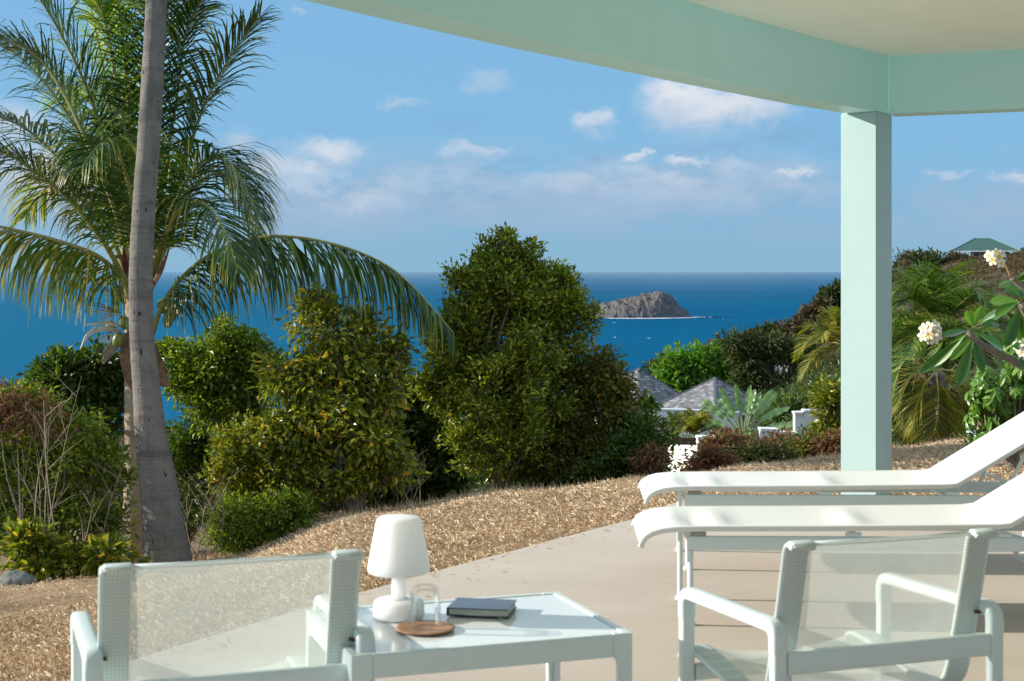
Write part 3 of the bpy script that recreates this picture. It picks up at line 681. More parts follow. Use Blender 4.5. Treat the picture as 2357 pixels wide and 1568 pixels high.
# ------------------------------------------------------------------ vegetation
def leaf_arrays(P, D, U, L, W, fold=.25):
    """each leaf: 4 points (base, left, tip, right) folded on the midrib"""
    P, D, U = map(np.asarray, (P, D, U)); D = nrm(D); S = nrm(np.cross(D, U)); N = np.cross(S, D)
    L = np.asarray(L)[:, None]; W = np.asarray(W)[:, None]
    mid = P + D * L * .48; up = N * W * fold
    V = np.stack([P, mid + S * W / 2 + up, P + D * L - N * L * .08, mid - S * W / 2 + up], 1).reshape(-1, 3)
    n = len(P); q = np.arange(n) * 4
    F = np.concatenate([np.stack([q, q + 1, q + 2], -1), np.stack([q, q + 2, q + 3], -1)])
    return V, F
def leaf6(P, D, U, L, W, fold=.18, droop=.25):
    """bigger leaf: 8 points, bent along its length"""
    P, D, U = map(np.asarray, (P, D, U)); D = nrm(D); S = nrm(np.cross(D, U)); N = np.cross(S, D); L = np.asarray(L)[:, None]; W = np.asarray(W)[:, None]
    rows = [(0, .0), (.3, .38), (.66, .5), (1, 0)]; out = []
    for t, w in rows:
        c = P + D * L * t - N * L * droop * t * t
        if w == 0: out.append(c)
        else: out += [c + S * W * w + N * W * fold, c, c - S * W * w + N * W * fold]
    V = np.stack(out, 1); n = len(P); V = V.reshape(-1, 3); q = np.arange(n)[:, None] * 8
    T = np.array([(0, 1, 2), (0, 2, 3), (1, 4, 5), (1, 5, 2), (2, 5, 6), (2, 6, 3), (4, 7, 5), (5, 7, 6)])
    F = (q[:, :, None] + T[None]).reshape(-1, 3)
    return V, F
def blob_points(blobs, n, d, shell=.35, depth=.8, bough=6):
    """clump centres gathered into boughs inside ellipsoids given as (x, y, rx, ry[, dd]) in frame px at distance d"""
    w = np.array([b[2] * b[3] for b in blobs], float) ** .8; w /= w.sum(); nb = max(len(blobs) * 2, n // bough); idx = RNG.choice(len(blobs), nb, p=w)
    B = np.array([tuple(b) + ((0,) if len(b) == 4 else ()) for b in blobs], float)[idx]
    v = nrm(RNG.normal(size=(nb, 3))); r = (shell + (1 - shell) * RNG.random(nb)) ** .5
    r = r * np.where(RNG.random(nb) < .16, RNG.uniform(1.05, 1.35, nb), .97)
    r = r * (1 + .26 * np.sin(v[:, 0] * 7 + B[:, 0]) * np.cos(v[:, 2] * 6 + B[:, 1]))
    dd = d + B[:, 4]; s = dd / FD
    C = np.stack([(B[:, 0] - CX) * s, dd, H - (B[:, 1] - HY) * s], -1)
    rad = np.stack([B[:, 2] * s, np.minimum(B[:, 2], B[:, 3] * 1.3) * s * depth, B[:, 3] * s], -1)
    P = C + v * rad * r[:, None]; k = RNG.integers(0, nb, n); size = (rad.mean(1) * .30)[k] * RNG.uniform(.6, 1.3, nb)[k]
    # a bough reaches outward and a little up from its centre
    ax = nrm(v + np.array([0, 0, .45]))[k]; o = RNG.normal(size=(n, 3)) * .42 + ax * RNG.uniform(-.7, 1.0, n)[:, None]
    return P[k] + o * size[:, None], nrm(v[k] + o * .8)
def crown(name, parent, blobs, d, nclump, per, L, W, mat, spread=None, big=False, shell=.35, depth=.8, droop=.0, upright=0., Lv=.35, gmin=True):
    C, v = blob_points(blobs, nclump, d, shell, depth)
    spread = spread or L * 1.8
    n = nclump * per; rep = np.repeat(np.arange(nclump), per)
    off = nrm(RNG.normal(size=(n, 3))) * (RNG.random(n) ** .5)[:, None] * spread
    P = C[rep] + off * np.array([1, 1, .75])
    D = nrm(off / spread * .9 + v[rep] * .5 + RNG.normal(size=(n, 3)) * .55 + np.array([0, 0, upright - droop]))
    U = nrm(np.array([-.15, -.1, 1.]) + v[rep] * .7 + RNG.normal(size=(n, 3)) * .55)
    if gmin:
        g = ground(P[:, 0], P[:, 1]) + .02; k = P[:, 2] > g; P, D, U = P[k], D[k], U[k]; n = len(P)
    Ls = L * (1 - Lv + 2 * Lv * RNG.random(n)); Ws = Ls * W
    V, F = (leaf6 if big else leaf_arrays)(P, D, U, Ls, Ws)
    o = mesh_np(name, V, F, mat, parent, smooth=False); return o, C
def limbs(parent, base, tips, mat, r0=.05, n=26, name='limbs', seed=0, fork=.45):
    """crooked branches from the trunk into the crown"""
    rnd = random.Random(seed); mb = MB(); base = Vector(base)
    for k in range(n):
        tip = Vector(tips[rnd.randrange(len(tips))]); f = rnd.uniform(.05, fork)
        a = base + Vector((0, 0, (tip.z - base.z) * f)) + Vector((rnd.uniform(-1, 1), rnd.uniform(-1, 1), 0)) * r0
        mid = a.lerp(tip, .5) + Vector((rnd.uniform(-.14, .14), rnd.uniform(-.14, .14), rnd.uniform(-.05, .12))) * (tip - a).length
        pts = catmull([base.lerp(a, .3), a, mid, tip], 9); r = r0 * rnd.uniform(.35, .7)
        mb.tube(pts, [r * (1 - .85 * i / 8) for i in range(9)], 5, cap=False)
    o = mb.build(name, mat, parent, world=True, smooth=True); tag(o, kind='stuff'); return o
def trunk_mesh(parent, pts, rad, mat, name='trunk', n=10, ring=0):
    P = catmull(pts, 40); rr = np.interp(np.linspace(0, 1, 40), np.linspace(0, 1, len(rad)), rad)
    rr = [r * (1 + .06 * pnoise(Vector((i * .7, r * 30, 0)))) for i, r in enumerate(rr)]
    mb = MB(); mb.tube(P, rr, n); return mb.build(name, mat, parent, world=True, smooth=True)

bark_grey = principled('grey_bark', (.19, .165, .13), .9, .15, vary=.35, vscale=25, bump=.5, bscale=60)
bark_pale = principled('pale_bark', (.20, .17, .13), .9, .15, vary=.3, vscale=25, bump=.5, bscale=60)
twig_pale = principled('dead_twig', (.36, .29, .22), .9, .1, vary=.3, vscale=8)
LM = {
 'dark': leafmat('leaf_dark', [(0, (.022, .042, .007)), (.5, (.036, .065, .009)), (.85, (.065, .095, .012)), (1, (.13, .14, .02))], .3, .38),
 'central': leafmat('leaf_central', [(0, (.036, .050, .005)), (.4, (.080, .100, .008)), (.75, (.17, .185, .016)), (1, (.34, .31, .05))], .34, .36),
 'yellow': leafmat('leaf_yellowing', [(0, (.040, .055, .006)), (.4, (.085, .105, .009)), (.75, (.18, .185, .015)), (.94, (.36, .29, .04)), (1, (.44, .22, .03))], .3, .36),
 'bright': leafmat('leaf_bright', [(0, (.038, .068, .007)), (.5, (.090, .135, .011)), (1, (.26, .27, .03))], .32, .4),
 'orange': leafmat('leaf_orange_green', [(0, (.035, .050, .007)), (.55, (.070, .080, .008)), (.85, (.13, .11, .012)), (1, (.26, .12, .02))], .28, .42),
 'lush': leafmat('leaf_lush', [(0, (.05, .11, .010)), (.6, (.085, .17, .015)), (1, (.13, .21, .03))], .3, .45),
 'olive': leafmat('leaf_olive', [(0, (.022, .034, .010)), (.6, (.042, .055, .016)), (1, (.085, .082, .026))], .2, .6, .3),
 'brown': leafmat('leaf_dry_brown', [(0, (.085, .038, .022)), (.5, (.14, .065, .038)), (.8, (.20, .10, .06)), (1, (.10, .11, .03))], .2, .7, .2),
 'scrub': leafmat('scrub_dry', [(0, (.045, .032, .02)), (.5, (.075, .052, .03)), (1, (.11, .08, .045))], .15, .8, .2),
 'ficus': leafmat('leaf_umbrella', [(0, (.055, .125, .015)), (.6, (.09, .18, .025)), (1, (.15, .24, .05))], .3, .34),
}
def tree(name, label, cat, d, base_x, blobs, leaf, n, per, L, W=.5, bark=None, tr=.06, nl=26, group=None, big=False, shell=.35, depth=.8, base_h=None, **kw):
    b = gpt(base_x, d); root = thing(name, label, cat, b, 0, group)
    o, C = crown('crown', root, blobs, d, n, per, L, W, LM[leaf], big=big, shell=shell, depth=depth, **kw)
    bark = bark or bark_grey
    top = C[np.argsort(-C[:, 2])[: max(3, len(C) // 3)]]; mid = Vector(top.mean(0)); h = mid.z - b.z
    if tr: trunk_mesh(root, [b - Vector((0, 0, .1)), b + Vector((.03, 0, h * .25)), b.lerp(mid, .5) + Vector((-.04, 0, 0)), mid], [tr * 1.3, tr, tr * .75, tr * .25], bark)
    if nl: limbs(root, b, C, bark, r0=(tr or .03), n=nl, seed=int(base_x))
    return root, C

# the hedge of trees along the lawn's edge
tree('tree', 'tall dense small leaved tree at the centre of the picture, highest above the horizon', 'tree', 14.6, 1150,
     [(1150, 660, 80, 70), (1105, 700, 75, 80), (1190, 700, 85, 70), (1235, 735, 75, 75), (1285, 725, 50, 42), (1165, 800, 150, 110), (1070, 850, 85, 95), (1225, 880, 85, 110), (1140, 950, 130, 110), (1230, 1040, 100, 90, .2),
      (1290, 700, 55, 60), (1225, 665, 70, 60), (1055, 790, 70, 80), (1005, 880, 45, 60), (1085, 745, 60, 60), (1030, 905, 50, 60), (1160, 622, 45, 34), (1228, 655, 42, 36), (1108, 640, 32, 38), (1118, 578, 15, 30), (1165, 566, 16, 26), (1207, 582, 15, 28), (1262, 628, 20, 24), (1080, 640, 18, 26), (1300, 655, 18, 20), (1110, 1030, 70, 50, -.3), (1190, 990, 90, 60, -.4), (1150, 900, 90, 70, -.4), (1200, 830, 80, 60, -.4), (1320, 690, 35, 24), (1275, 650, 25, 30), (1345, 735, 22, 22)],
     'central', 2200, 24, .052, .5, tr=.065, nl=44, bark=bark_grey, upright=.35, spread=.13)
tree('tree', 'yellowing broad leaved tree under the arching palm frond', 'tree', 13.4, 815,
     [(750, 765, 58, 58), (820, 790, 80, 70), (880, 790, 50, 55), (740, 870, 95, 70), (850, 890, 80, 90), (670, 870, 70, 40), (770, 985, 110, 85), (860, 1030, 90, 90), (720, 720, 26, 30), (905, 880, 45, 80), (640, 905, 40, 30), (765, 705, 26, 20), (700, 1000, 80, 60), (800, 1090, 90, 50)],
     'yellow', 780, 20, .070, .46, tr=.07, nl=34, bark=bark_pale, spread=.16, droop=.25)
tree('tree', 'round green tree against the sea, just right of the palm trunks', 'tree', 15.2, 600,
     [(510, 830, 95, 62), (440, 860, 62, 45), (560, 860, 70, 62), (500, 910, 90, 60), (560, 950, 70, 60), (400, 835, 38, 32), (450, 940, 50, 38), (590, 830, 36, 36), (520, 780, 50, 24)],
     'bright', 760, 24, .058, .5, tr=.07, nl=34, spread=.15)
tree('tree', 'dark rounded evergreen tree left of the palm trunks, against the sea', 'tree', 14.5, 250,
     [(180, 880, 95, 62), (120, 900, 60, 45), (225, 930, 58, 75), (160, 960, 100, 70), (235, 860, 40, 36), (60, 900, 30, 25), (150, 1030, 90, 60)],
     'dark', 560, 22, .075, .52, tr=.06, nl=30, spread=.16)
tree('shrub', 'orange tinted shrub adjoining the tall central tree on its right', 'shrub', 14.8, 1400,
     [(1330, 860, 62, 62), (1390, 900, 70, 62), (1425, 945, 36, 46), (1340, 960, 90, 80), (1390, 1010, 80, 70), (1300, 1040, 80, 80), (1365, 825, 30, 24), (1415, 890, 20, 24)],
     'orange', 760, 24, .054, .5, tr=.05, nl=30, spread=.14)
tree('shrub', 'dark green shrub at the right end of the hedge, beside the villa wall', 'shrub', 14.4, 1480,
     [(1475, 1020, 32, 42), (1450, 1055, 60, 50), (1500, 1062, 28, 38), (1400, 1090, 60, 30)], 'dark', 300, 22, .055, .5, tr=.03, nl=16, spread=.13)
tree('shrub', 'yellow green shrub low on the lawn edge right of the palm trunks', 'shrub', 13.3, 590,
     [(610, 1010, 75, 45), (560, 1070, 62, 52), (640, 1080, 80, 60), (600, 1140, 85, 50), (520, 1040, 36, 30), (700, 1100, 50, 60)],
     'yellow', 480, 22, .052, .5, tr=.03, nl=26, spread=.12)
tree('shrub', 'fresh green low shrub creeping over the lawn edge', 'shrub', 12.9, 580,
     [(570, 1200, 78, 44), (640, 1185, 62, 42), (520, 1225, 40, 28), (680, 1170, 36, 30)], 'bright', 330, 24, .046, .42, tr=.0, nl=16, spread=.10)
tree('tree', 'shaded dark tree between the yellowing tree and the tall central one', 'tree', 15.4, 955,
     [(955, 960, 70, 75), (1000, 1020, 80, 80), (920, 1060, 80, 80), (990, 1090, 70, 50), (930, 905, 36, 40), (960, 1110, 80, 50), (900, 1120, 60, 50)], 'dark', 800, 22, .075, .5, tr=.05, nl=40, spread=.16)
tree('shrub', 'very dark thicket low behind the two palm trunks', 'shrub', 15.8, 430,
     [(430, 1010, 50, 42), (470, 1040, 80, 52), (410, 1100, 60, 80), (490, 1120, 80, 70), (400, 1180, 60, 60)], 'dark', 430, 22, .06, .36, tr=.0, nl=20, spread=.14)
tree('shrub', 'tangled green and bare twigged thicket at the left edge of the lawn', 'shrub', 12.6, 120,
     [(90, 950, 60, 50), (170, 990, 60, 50), (60, 1010, 75, 70), (150, 1060, 90, 70), (50, 1120, 85, 80), (190, 1150, 80, 75), (110, 1220, 110, 60), (240, 1120, 40, 70), (20, 930, 40, 40), (230, 1230, 50, 50), (-80, 1080, 90, 110), (-60, 1220, 90, 60)],
     'bright', 760, 17, .06, .42, tr=.0, nl=50, spread=.15)
tree('shrub', 'half withered reddish brown shrub at the far left edge', 'shrub', 12.2, 60,
     [(50, 925, 52, 24), (20, 960, 40, 30), (110, 975, 30, 20), (-40, 950, 60, 40)], 'brown', 90, 16, .06, .35, tr=.0, nl=4, bark=bark_grey, spread=.24, droop=.8)
tree('shrub', 'low broad leaved plant over the rocks at the lower left', 'shrub', 11.6, 70,
     [(60, 1255, 60, 24), (110, 1290, 40, 18), (20, 1290, 50, 30), (250, 1275, 40, 20), (200, 1290, 30, 14)], 'yellow', 110, 14, .09, .42, tr=.0, nl=14, spread=.14)
# back row, darker, fills behind the hedge
tree('shrub', 'dark green mass of bushes deep behind the hedge', 'shrub', 18.5, 800, [(300, 1090, 200, 90), (560, 1080, 200, 90), (820, 1060, 200, 90), (1080, 1060, 180, 100), (1330, 1060, 150, 70), (-60, 1090, 200, 100)], 'dark', 1100, 18, .09, .5, tr=.0, nl=60, spread=.22)
tree('shrub', 'wilted reddish dry shrub hanging beside the white wall', 'shrub', 14.0, 1500, [(1500, 1060, 26, 34), (1475, 1080, 22, 24), (1518, 1082, 16, 20)], 'brown', 60, 18, .06, .4, tr=.0, nl=14, bark=twig_pale, spread=.1, droop=.9)
for i, (x, y, rx, ry, d, lf, lab) in enumerate([
    (1680, 1030, 42, 26, 17, 'brown', 'first reddish dry bush behind the foot ends of the loungers'),
    (1740, 1055, 60, 22, 16.5, 'olive', 'low olive green ground shrub in front of the white garden walls'),
    (1790, 1035, 50, 26, 18, 'brown', 'reddish brown dry bush in the middle of the dry shrubs'),
    (1850, 1030, 48, 30, 17.5, 'orange', 'orange green bush nearest the column on its left'),
    (1640, 1065, 40, 16, 15.6, 'brown', 'small withered bush beside the white ramp wall'),
    (1910, 960, 26, 70, 19, 'yellow', 'tall yellowish shrub hard against the left side of the column'),
    (1915, 1035, 24, 30, 17.3, 'brown', 'short rusty bush at the left foot of the column')]):
    tree('dry_shrub', lab, 'shrub', d, x, [(x, y, rx, ry), (x + rx * .4, y + ry * .4, rx * .7, ry * .6), (x - rx * .5, y + ry * .5, rx * .6, ry * .5)], lf, 150, 18, .062 if lf != 'yellow' else .08, .42, tr=.0, nl=16, bark=twig_pale, spread=.14, droop=.4, group='dry shrubs along the far lawn edge')

def dead_stems(name, label, xs, d, n, lean, hgt, seed):
    rnd = random.Random(seed); b = gpt(sum(xs) / 2, d); root = thing(name, label, 'dead shrub', b); mb = MB()
    for k in range(n):
        x = rnd.uniform(*xs); p = gpt(x, d + rnd.uniform(-.5, .3)) - Vector((0, 0, .05)); h = rnd.uniform(*hgt); l = rnd.uniform(*lean)
        q = p + Vector((l * h, rnd.uniform(-.2, .2), h)); m = p.lerp(q, .55) + Vector((rnd.uniform(-.08, .08), 0, rnd.uniform(-.03, .05)))
        P = catmull([p, m, q], 10); r = rnd.uniform(.0035, .008); mb.tube(P, [r * (1 - .7 * i / 9) for i in range(10)], 5, cap=False)
        for _ in range(rnd.randint(2, 5)):
            i = rnd.randint(3, 8); a = Vector(P[i]); e = a + Vector((rnd.uniform(-.3, .3), rnd.uniform(-.1, .1), rnd.uniform(.08, .38)))
            mb.tube([a, a.lerp(e, .5) + Vector((rnd.uniform(-.03, .03), 0, .03)), e], [r * .5, r * .35, r * .15], 4, cap=False)
            e2 = a.lerp(e, .5); mb.tube([e2, e2 + Vector((rnd.uniform(-.14, .14), 0, rnd.uniform(.03, .18)))], [r * .3, r * .12], 3, cap=False)
    tag(mb.build('stems', twig_pale, root, world=True, smooth=True), kind='stuff'); return root
dead_stems('dead_shrub', 'bare pale stems standing up above the left thicket against the sea', (60, 150), 12.1, 7, (-.12, .22), (1.2, 1.78), 3)
dead_stems('dead_shrub', 'bare slanting stems just left of the palm trunks', (150, 250), 12.3, 7, (.0, .55), (.7, 1.35), 5)
dead_stems('dead_shrub', 'leafless grey twiggy bush just right of the palm trunks', (440, 500), 13.1, 10, (-.3, .45), (.45, .85), 9)
dead_stems('dead_shrub', 'thin bare twigs low under the yellowing tree', (860, 980), 14.0, 9, (-.6, .6), (.25, .5), 11)

def build_rocks():
    rk = principled('garden_rock', (.15, .16, .15), .9, .2, vary=.4, vscale=14, bump=.6, bscale=30)
    for x, y, w, h, d, lab in ((40, 1330, 44, 22, 11.2, 'largest grey boulder at the lower left under the bushes'), (135, 1298, 30, 18, 11.8, 'grey boulder behind the largest one, second from the left edge'), (232, 1262, 24, 12, 12.6, 'small half hidden stone just left of the palm trunks')):
        g = gpt(x, d); me = bpy.data.meshes.new('boulder'); bm = bmesh.new(); bmesh.ops.create_icosphere(bm, subdivisions=4, radius=1)
        s = d / FD
        for v in bm.verts:
            n = fractal(v.co * 1.1 + Vector((x, 0, 0)), 1, 2, 5); v.co *= 1 + .22 * n
            v.co = Vector((v.co.x * w * s, v.co.y * w * s * .8, max(-.4, v.co.z) * h * s * 1.3))
        for f in bm.faces: f.smooth = True
        bm.to_mesh(me); bm.free(); me.materials.append(rk); o = bpy.data.objects.new('boulder', me); COL.objects.link(o); o.location = g + Vector((0, 0, h * s * .4)); tag(o, lab, 'boulder')
build_rocks()

# ------------------------------------------------------------------ palms
frond_mat = leafmat('palm_leaflets', [(0, (.014, .034, .008)), (.5, (.022, .052, .010)), (.82, (.048, .085, .012)), (1, (.13, .16, .018))], .22, .42, .4, tip=(.42, .34, .07))
frond_yel = leafmat('palm_leaflets_young', [(0, (.08, .15, .012)), (.6, (.15, .22, .018)), (1, (.33, .32, .04))], .4, .4, .5, tip=(.5, .42, .10))
frond_dry = leafmat('palm_leaflets_dry', [(0, (.20, .12, .04)), (.5, (.30, .20, .07)), (1, (.20, .20, .04))], .35, .5, .3)
far_frond = leafmat('palm_leaflets_far', [(0, (.026, .060, .010)), (.55, (.05, .10, .012)), (.88, (.10, .15, .016)), (1, (.22, .20, .03))], .3, .42, .4)
far_frond_y = leafmat('palm_leaflets_far_yellow', [(0, (.05, .085, .012)), (.5, (.12, .13, .018)), (.85, (.22, .17, .03)), (1, (.34, .23, .06))], .4, .5, .3)
rachis_m = principled('palm_rachis', (.26, .25, .07), .45, .4, vary=.25, vscale=6)
rachis_o = principled('palm_rachis_pale', (.42, .36, .15), .45, .4, vary=.25, vscale=6)
def frond(parent, pts, n=80, L=.6, mat=None, rmat=None, r0=.022, w=.022, droop=.9, start=.16, seed=0, stiff=0., fwd=1., lift=1., rows=6, kids=True, splay=.9, name='frond', twist=0.):
    rng = np.random.default_rng(seed + 11); pts = [tuple(p) for p in pts]; M = 40
    P = catmull(pts, M); T = nrm(np.gradient(P, axis=0)); lens = np.concatenate([[0], np.cumsum(np.linalg.norm(np.diff(P, axis=0), axis=1))]); tot = lens[-1]
    mb = MB(); rr = [r0 * (1 - .9 * (i / (M - 1)) ** .8) + .002 for i in range(M)]; mb.tube(P, rr, 6)
    fr = mb.build(name, rmat or rachis_m, parent, world=True, smooth=True)
    n = int(n * (1.12 if rows > 4 else 1)); t = np.repeat(np.linspace(start, 1.0, n), 2) + rng.normal(size=2 * n) * .003; t = np.clip(t, 0, 1); s = np.tile([1, -1], n)
    f = t * (M - 1); i0 = np.clip(f.astype(int), 0, M - 2); fr_ = (f - i0)[:, None]
    B = P[i0] * (1 - fr_) + P[i0 + 1] * fr_; TT = nrm(T[i0] * (1 - fr_) + T[i0 + 1] * fr_)
    up = np.array([0, 0, 1.]); S = np.cross(TT, up); bad = np.linalg.norm(S, axis=1) < .25
    ref = nrm(np.array(pts[-1]) - np.array(pts[0])); hor = np.array([ref[0], ref[1], 0]); 
    S0 = nrm(np.cross(hor / (np.linalg.norm(hor) + 1e-6), up)) if np.linalg.norm(hor) > .05 else np.array([1., 0, 0])
    S = nrm(S * (~bad)[:, None] + S0 * np.where(bad, 1, .15)[:, None]); N = nrm(np.cross(S, TT))
    if twist:
        c, q = math.cos(twist), math.sin(twist); S, N = S * c + N * q, N * c - S * q
    u = (t - start) / (1 - start); Lp = L * 1.42 * (.45 + .75 * np.sin(np.pi * np.clip(u * .86 + .12, 0, 1)) ** .8) * (1 - .35 * u ** 3) * rng.uniform(.85, 1.12, 2 * n)
    fw = (.35 + .9 * u ** 1.3) * fwd
    D = nrm(S * s[:, None] * splay + TT * fw[:, None] + N * lift * rng.uniform(.1, .35, 2 * n)[:, None] + rng.normal(size=(2 * n, 3)) * .07)
    dr = droop * rng.uniform(.7, 1.35, 2 * n)
    K = rows; pos = B.copy(); V = np.zeros((2 * n, K, 2, 3)); A = np.zeros((2 * n, K, 2)); d = D
    prof = np.interp(np.linspace(0, 1, K), [0, .15, .6, 1], [.45, 1, .75, .08])
    Wd = nrm(TT - d * (TT * d).sum(1, keepdims=True))
    for k in range(K):
        ww = w * prof[k] * .5
        Wd = nrm(Wd - d * (Wd * d).sum(1, keepdims=True))
        V[:, k, 0] = pos + Wd * ww; V[:, k, 1] = pos - Wd * ww; A[:, k, :] = k / (K - 1)
        step = (Lp / (K - 1))[:, None]; pos = pos + d * step
        g = dr * (k + 1) / (K - 1) * .62
        d = nrm(d + np.array([0, 0, -1.]) * g[:, None] * (1 - stiff) + rng.normal(size=(2 * n, 3)) * .05)
    q = (np.arange(2 * n) * K * 2)[:, None] + (np.arange(K - 1) * 2)[None]; q = q.ravel()
    F = np.stack([q, q + 1, q + 3, q + 2], -1)
    lf = mesh_np('leaflets', V.reshape(-1, 3), F, mat or frond_mat, fr if kids else parent, attr=A.ravel(), smooth=False); tag(lf, kind='stuff')
    return fr
def apts(L): return [at(x, y, d) for x, y, d in L]

def palm_trunk_mat(name, c1, c2, dark, ringy):
    m = bpy.data.materials.new(name); m.use_nodes = True; t = NT(m.node_tree); b = m.node_tree.nodes['Principled BSDF']
    oc = t.n('ShaderNodeTexCoord').outputs['Object']; z = t.n('ShaderNodeSeparateXYZ', [oc]).outputs[2]
    wob = t.noise(oc, 2.5, 3); zz = t.m('ADD', z, t.m('MULTIPLY', wob.outputs[0], .05))
    rings = t.noise(t.n('ShaderNodeCombineXYZ', [t.m('MULTIPLY', wob.outputs[0], .8), 0., t.m('MULTIPLY', zz, ringy)]).outputs[0], 1, 5, .7)
    st = t.noise(t.v('MULTIPLY', oc, (14, 14, 3.5)).outputs[0], 1, 7, .75)
    blot = t.noise(oc, 4.5, 6, .7)
    spots = t.noise(t.v('MULTIPLY', oc, (34, 34, 11)).outputs[0], 1, 3, .5)
    c = t.mix(t.mr(blot.outputs[0], .35, .65), c1, c2)
    c = t.mix(t.mr(rings.outputs[0], .52, .66, 0, .5), c, dark); c = t.mix(t.mr(st.outputs[0], .48, .72, 0, .55), c, dark)
    c = t.mix(t.mr(blot.outputs[0], .60, .72, 0, .4), c, tuple(v * .5 for v in dark)); c = t.mix(t.mr(spots.outputs[0], .66, .72), c, (.035, .03, .028))
    m.node_tree.links.new(c, b.inputs['Base Color']); b.inputs['Roughness'].default_value = .9; b.inputs['Specular IOR Level'].default_value = .15
    hh = t.m('ADD', t.m('MULTIPLY', rings.outputs[0], 1.2), st.outputs[0]); bp = t.n('ShaderNodeBump', {'Strength': 1., 'Distance': .022, 'Height': hh})
    m.node_tree.links.new(bp.outputs[0], b.inputs['Normal']); return m
tm_grey = palm_trunk_mat('palm_bark_grey', (.165, .152, .138), (.225, .205, .185), (.085, .077, .07), 9)
tm_tan = palm_trunk_mat('palm_bark_tan', (.40, .29, .20), (.46, .36, .26), (.20, .11, .065), 7)
def ringed_trunk(parent, path, mat, name='trunk', ring=.07, amp=.035, n=28, M=220, seed=1, rough=.02):
    """path: (x, y, distance, half width px)"""
    P = catmull([at(x, y, d) for x, y, d, w in path], M); rr = np.interp(np.linspace(0, 1, M), np.linspace(0, 1, len(path)), [w / FD * d for x, y, d, w in path])
    lens = np.concatenate([[0], np.cumsum(np.linalg.norm(np.diff(P, axis=0), axis=1))]); V = []; ph = 0
    rg = [0]; rnd = random.Random(seed)
    while rg[-1] < lens[-1] + .3: rg.append(rg[-1] + ring * rnd.uniform(.6, 1.4))
    rg = np.array(rg)
    for i, (p, r) in enumerate(zip(P, rr)):
        for k in range(n):
            a = 2 * math.pi * k / n; c, s = math.cos(a), math.sin(a)
            l = lens[i] + .018 * pnoise(Vector((c * 1.5, s * 1.5, lens[i] * 2))); j = np.searchsorted(rg, l) - 1; j = max(0, min(j, len(rg) - 2)); u = (l - rg[j]) / (rg[j + 1] - rg[j])
            q = r * (1 + amp * (1 - u) ** 3 + rough * fractal(Vector((c * 2, s * 2, lens[i] * 3)), 1, 2, 4))
            V.append((p[0] + c * q, p[1] + s * q, p[2]))
    i, j = np.meshgrid(np.arange(M - 1), np.arange(n), indexing='ij'); a = (i * n + j).ravel(); b = (i * n + (j + 1) % n).ravel()
    return mesh_np(name, V, np.stack([a, b, b + n, a + n], -1), mat, parent, smooth=True)

def build_tall_palm():
    root = thing('palm_tree', 'tall grey trunked palm, crown above the picture, in front of the fruiting palm', 'palm tree', gpt(388, 12.3))
    ringed_trunk(root, [(388, 1345, 12.3, 64), (384, 1290, 12.3, 56), (374, 1200, 12.3, 47), (362, 1100, 12.3, 42), (347, 1000, 12.3, 36), (338, 900, 12.3, 31.5), (327, 780, 12.3, 28), (324, 650, 12.3, 27), (330, 500, 12.3, 26.5), (342, 330, 12.3, 25.5), (353, 150, 12.3, 25), (360, 0, 12.3, 24), (366, -160, 12.3, 23), (372, -330, 12.3, 22)], tm_grey, ring=.10, amp=.032, rough=.03)
    C = at(372, -330, 12.3); rnd = random.Random(4)
    for k in range(11):
        a = k / 11 * 2 * math.pi + .3; e = rnd.uniform(.2, 1.0); d = Vector((math.cos(a) * math.cos(e), math.sin(a) * math.cos(e), math.sin(e))); Lf = 2.4
        q1 = C + d * Lf * .45; q2 = C + d * Lf * .8 + Vector((0, 0, -.25)); q3 = C + Vector((d.x, d.y, 0)) * Lf * 1.15 + Vector((0, 0, .1 + Lf * (e - .6) * .4 - .45))
        frond(root, [C, q1, q2, q3], 62, .55, seed=200 + k, droop=.9)
build_tall_palm()

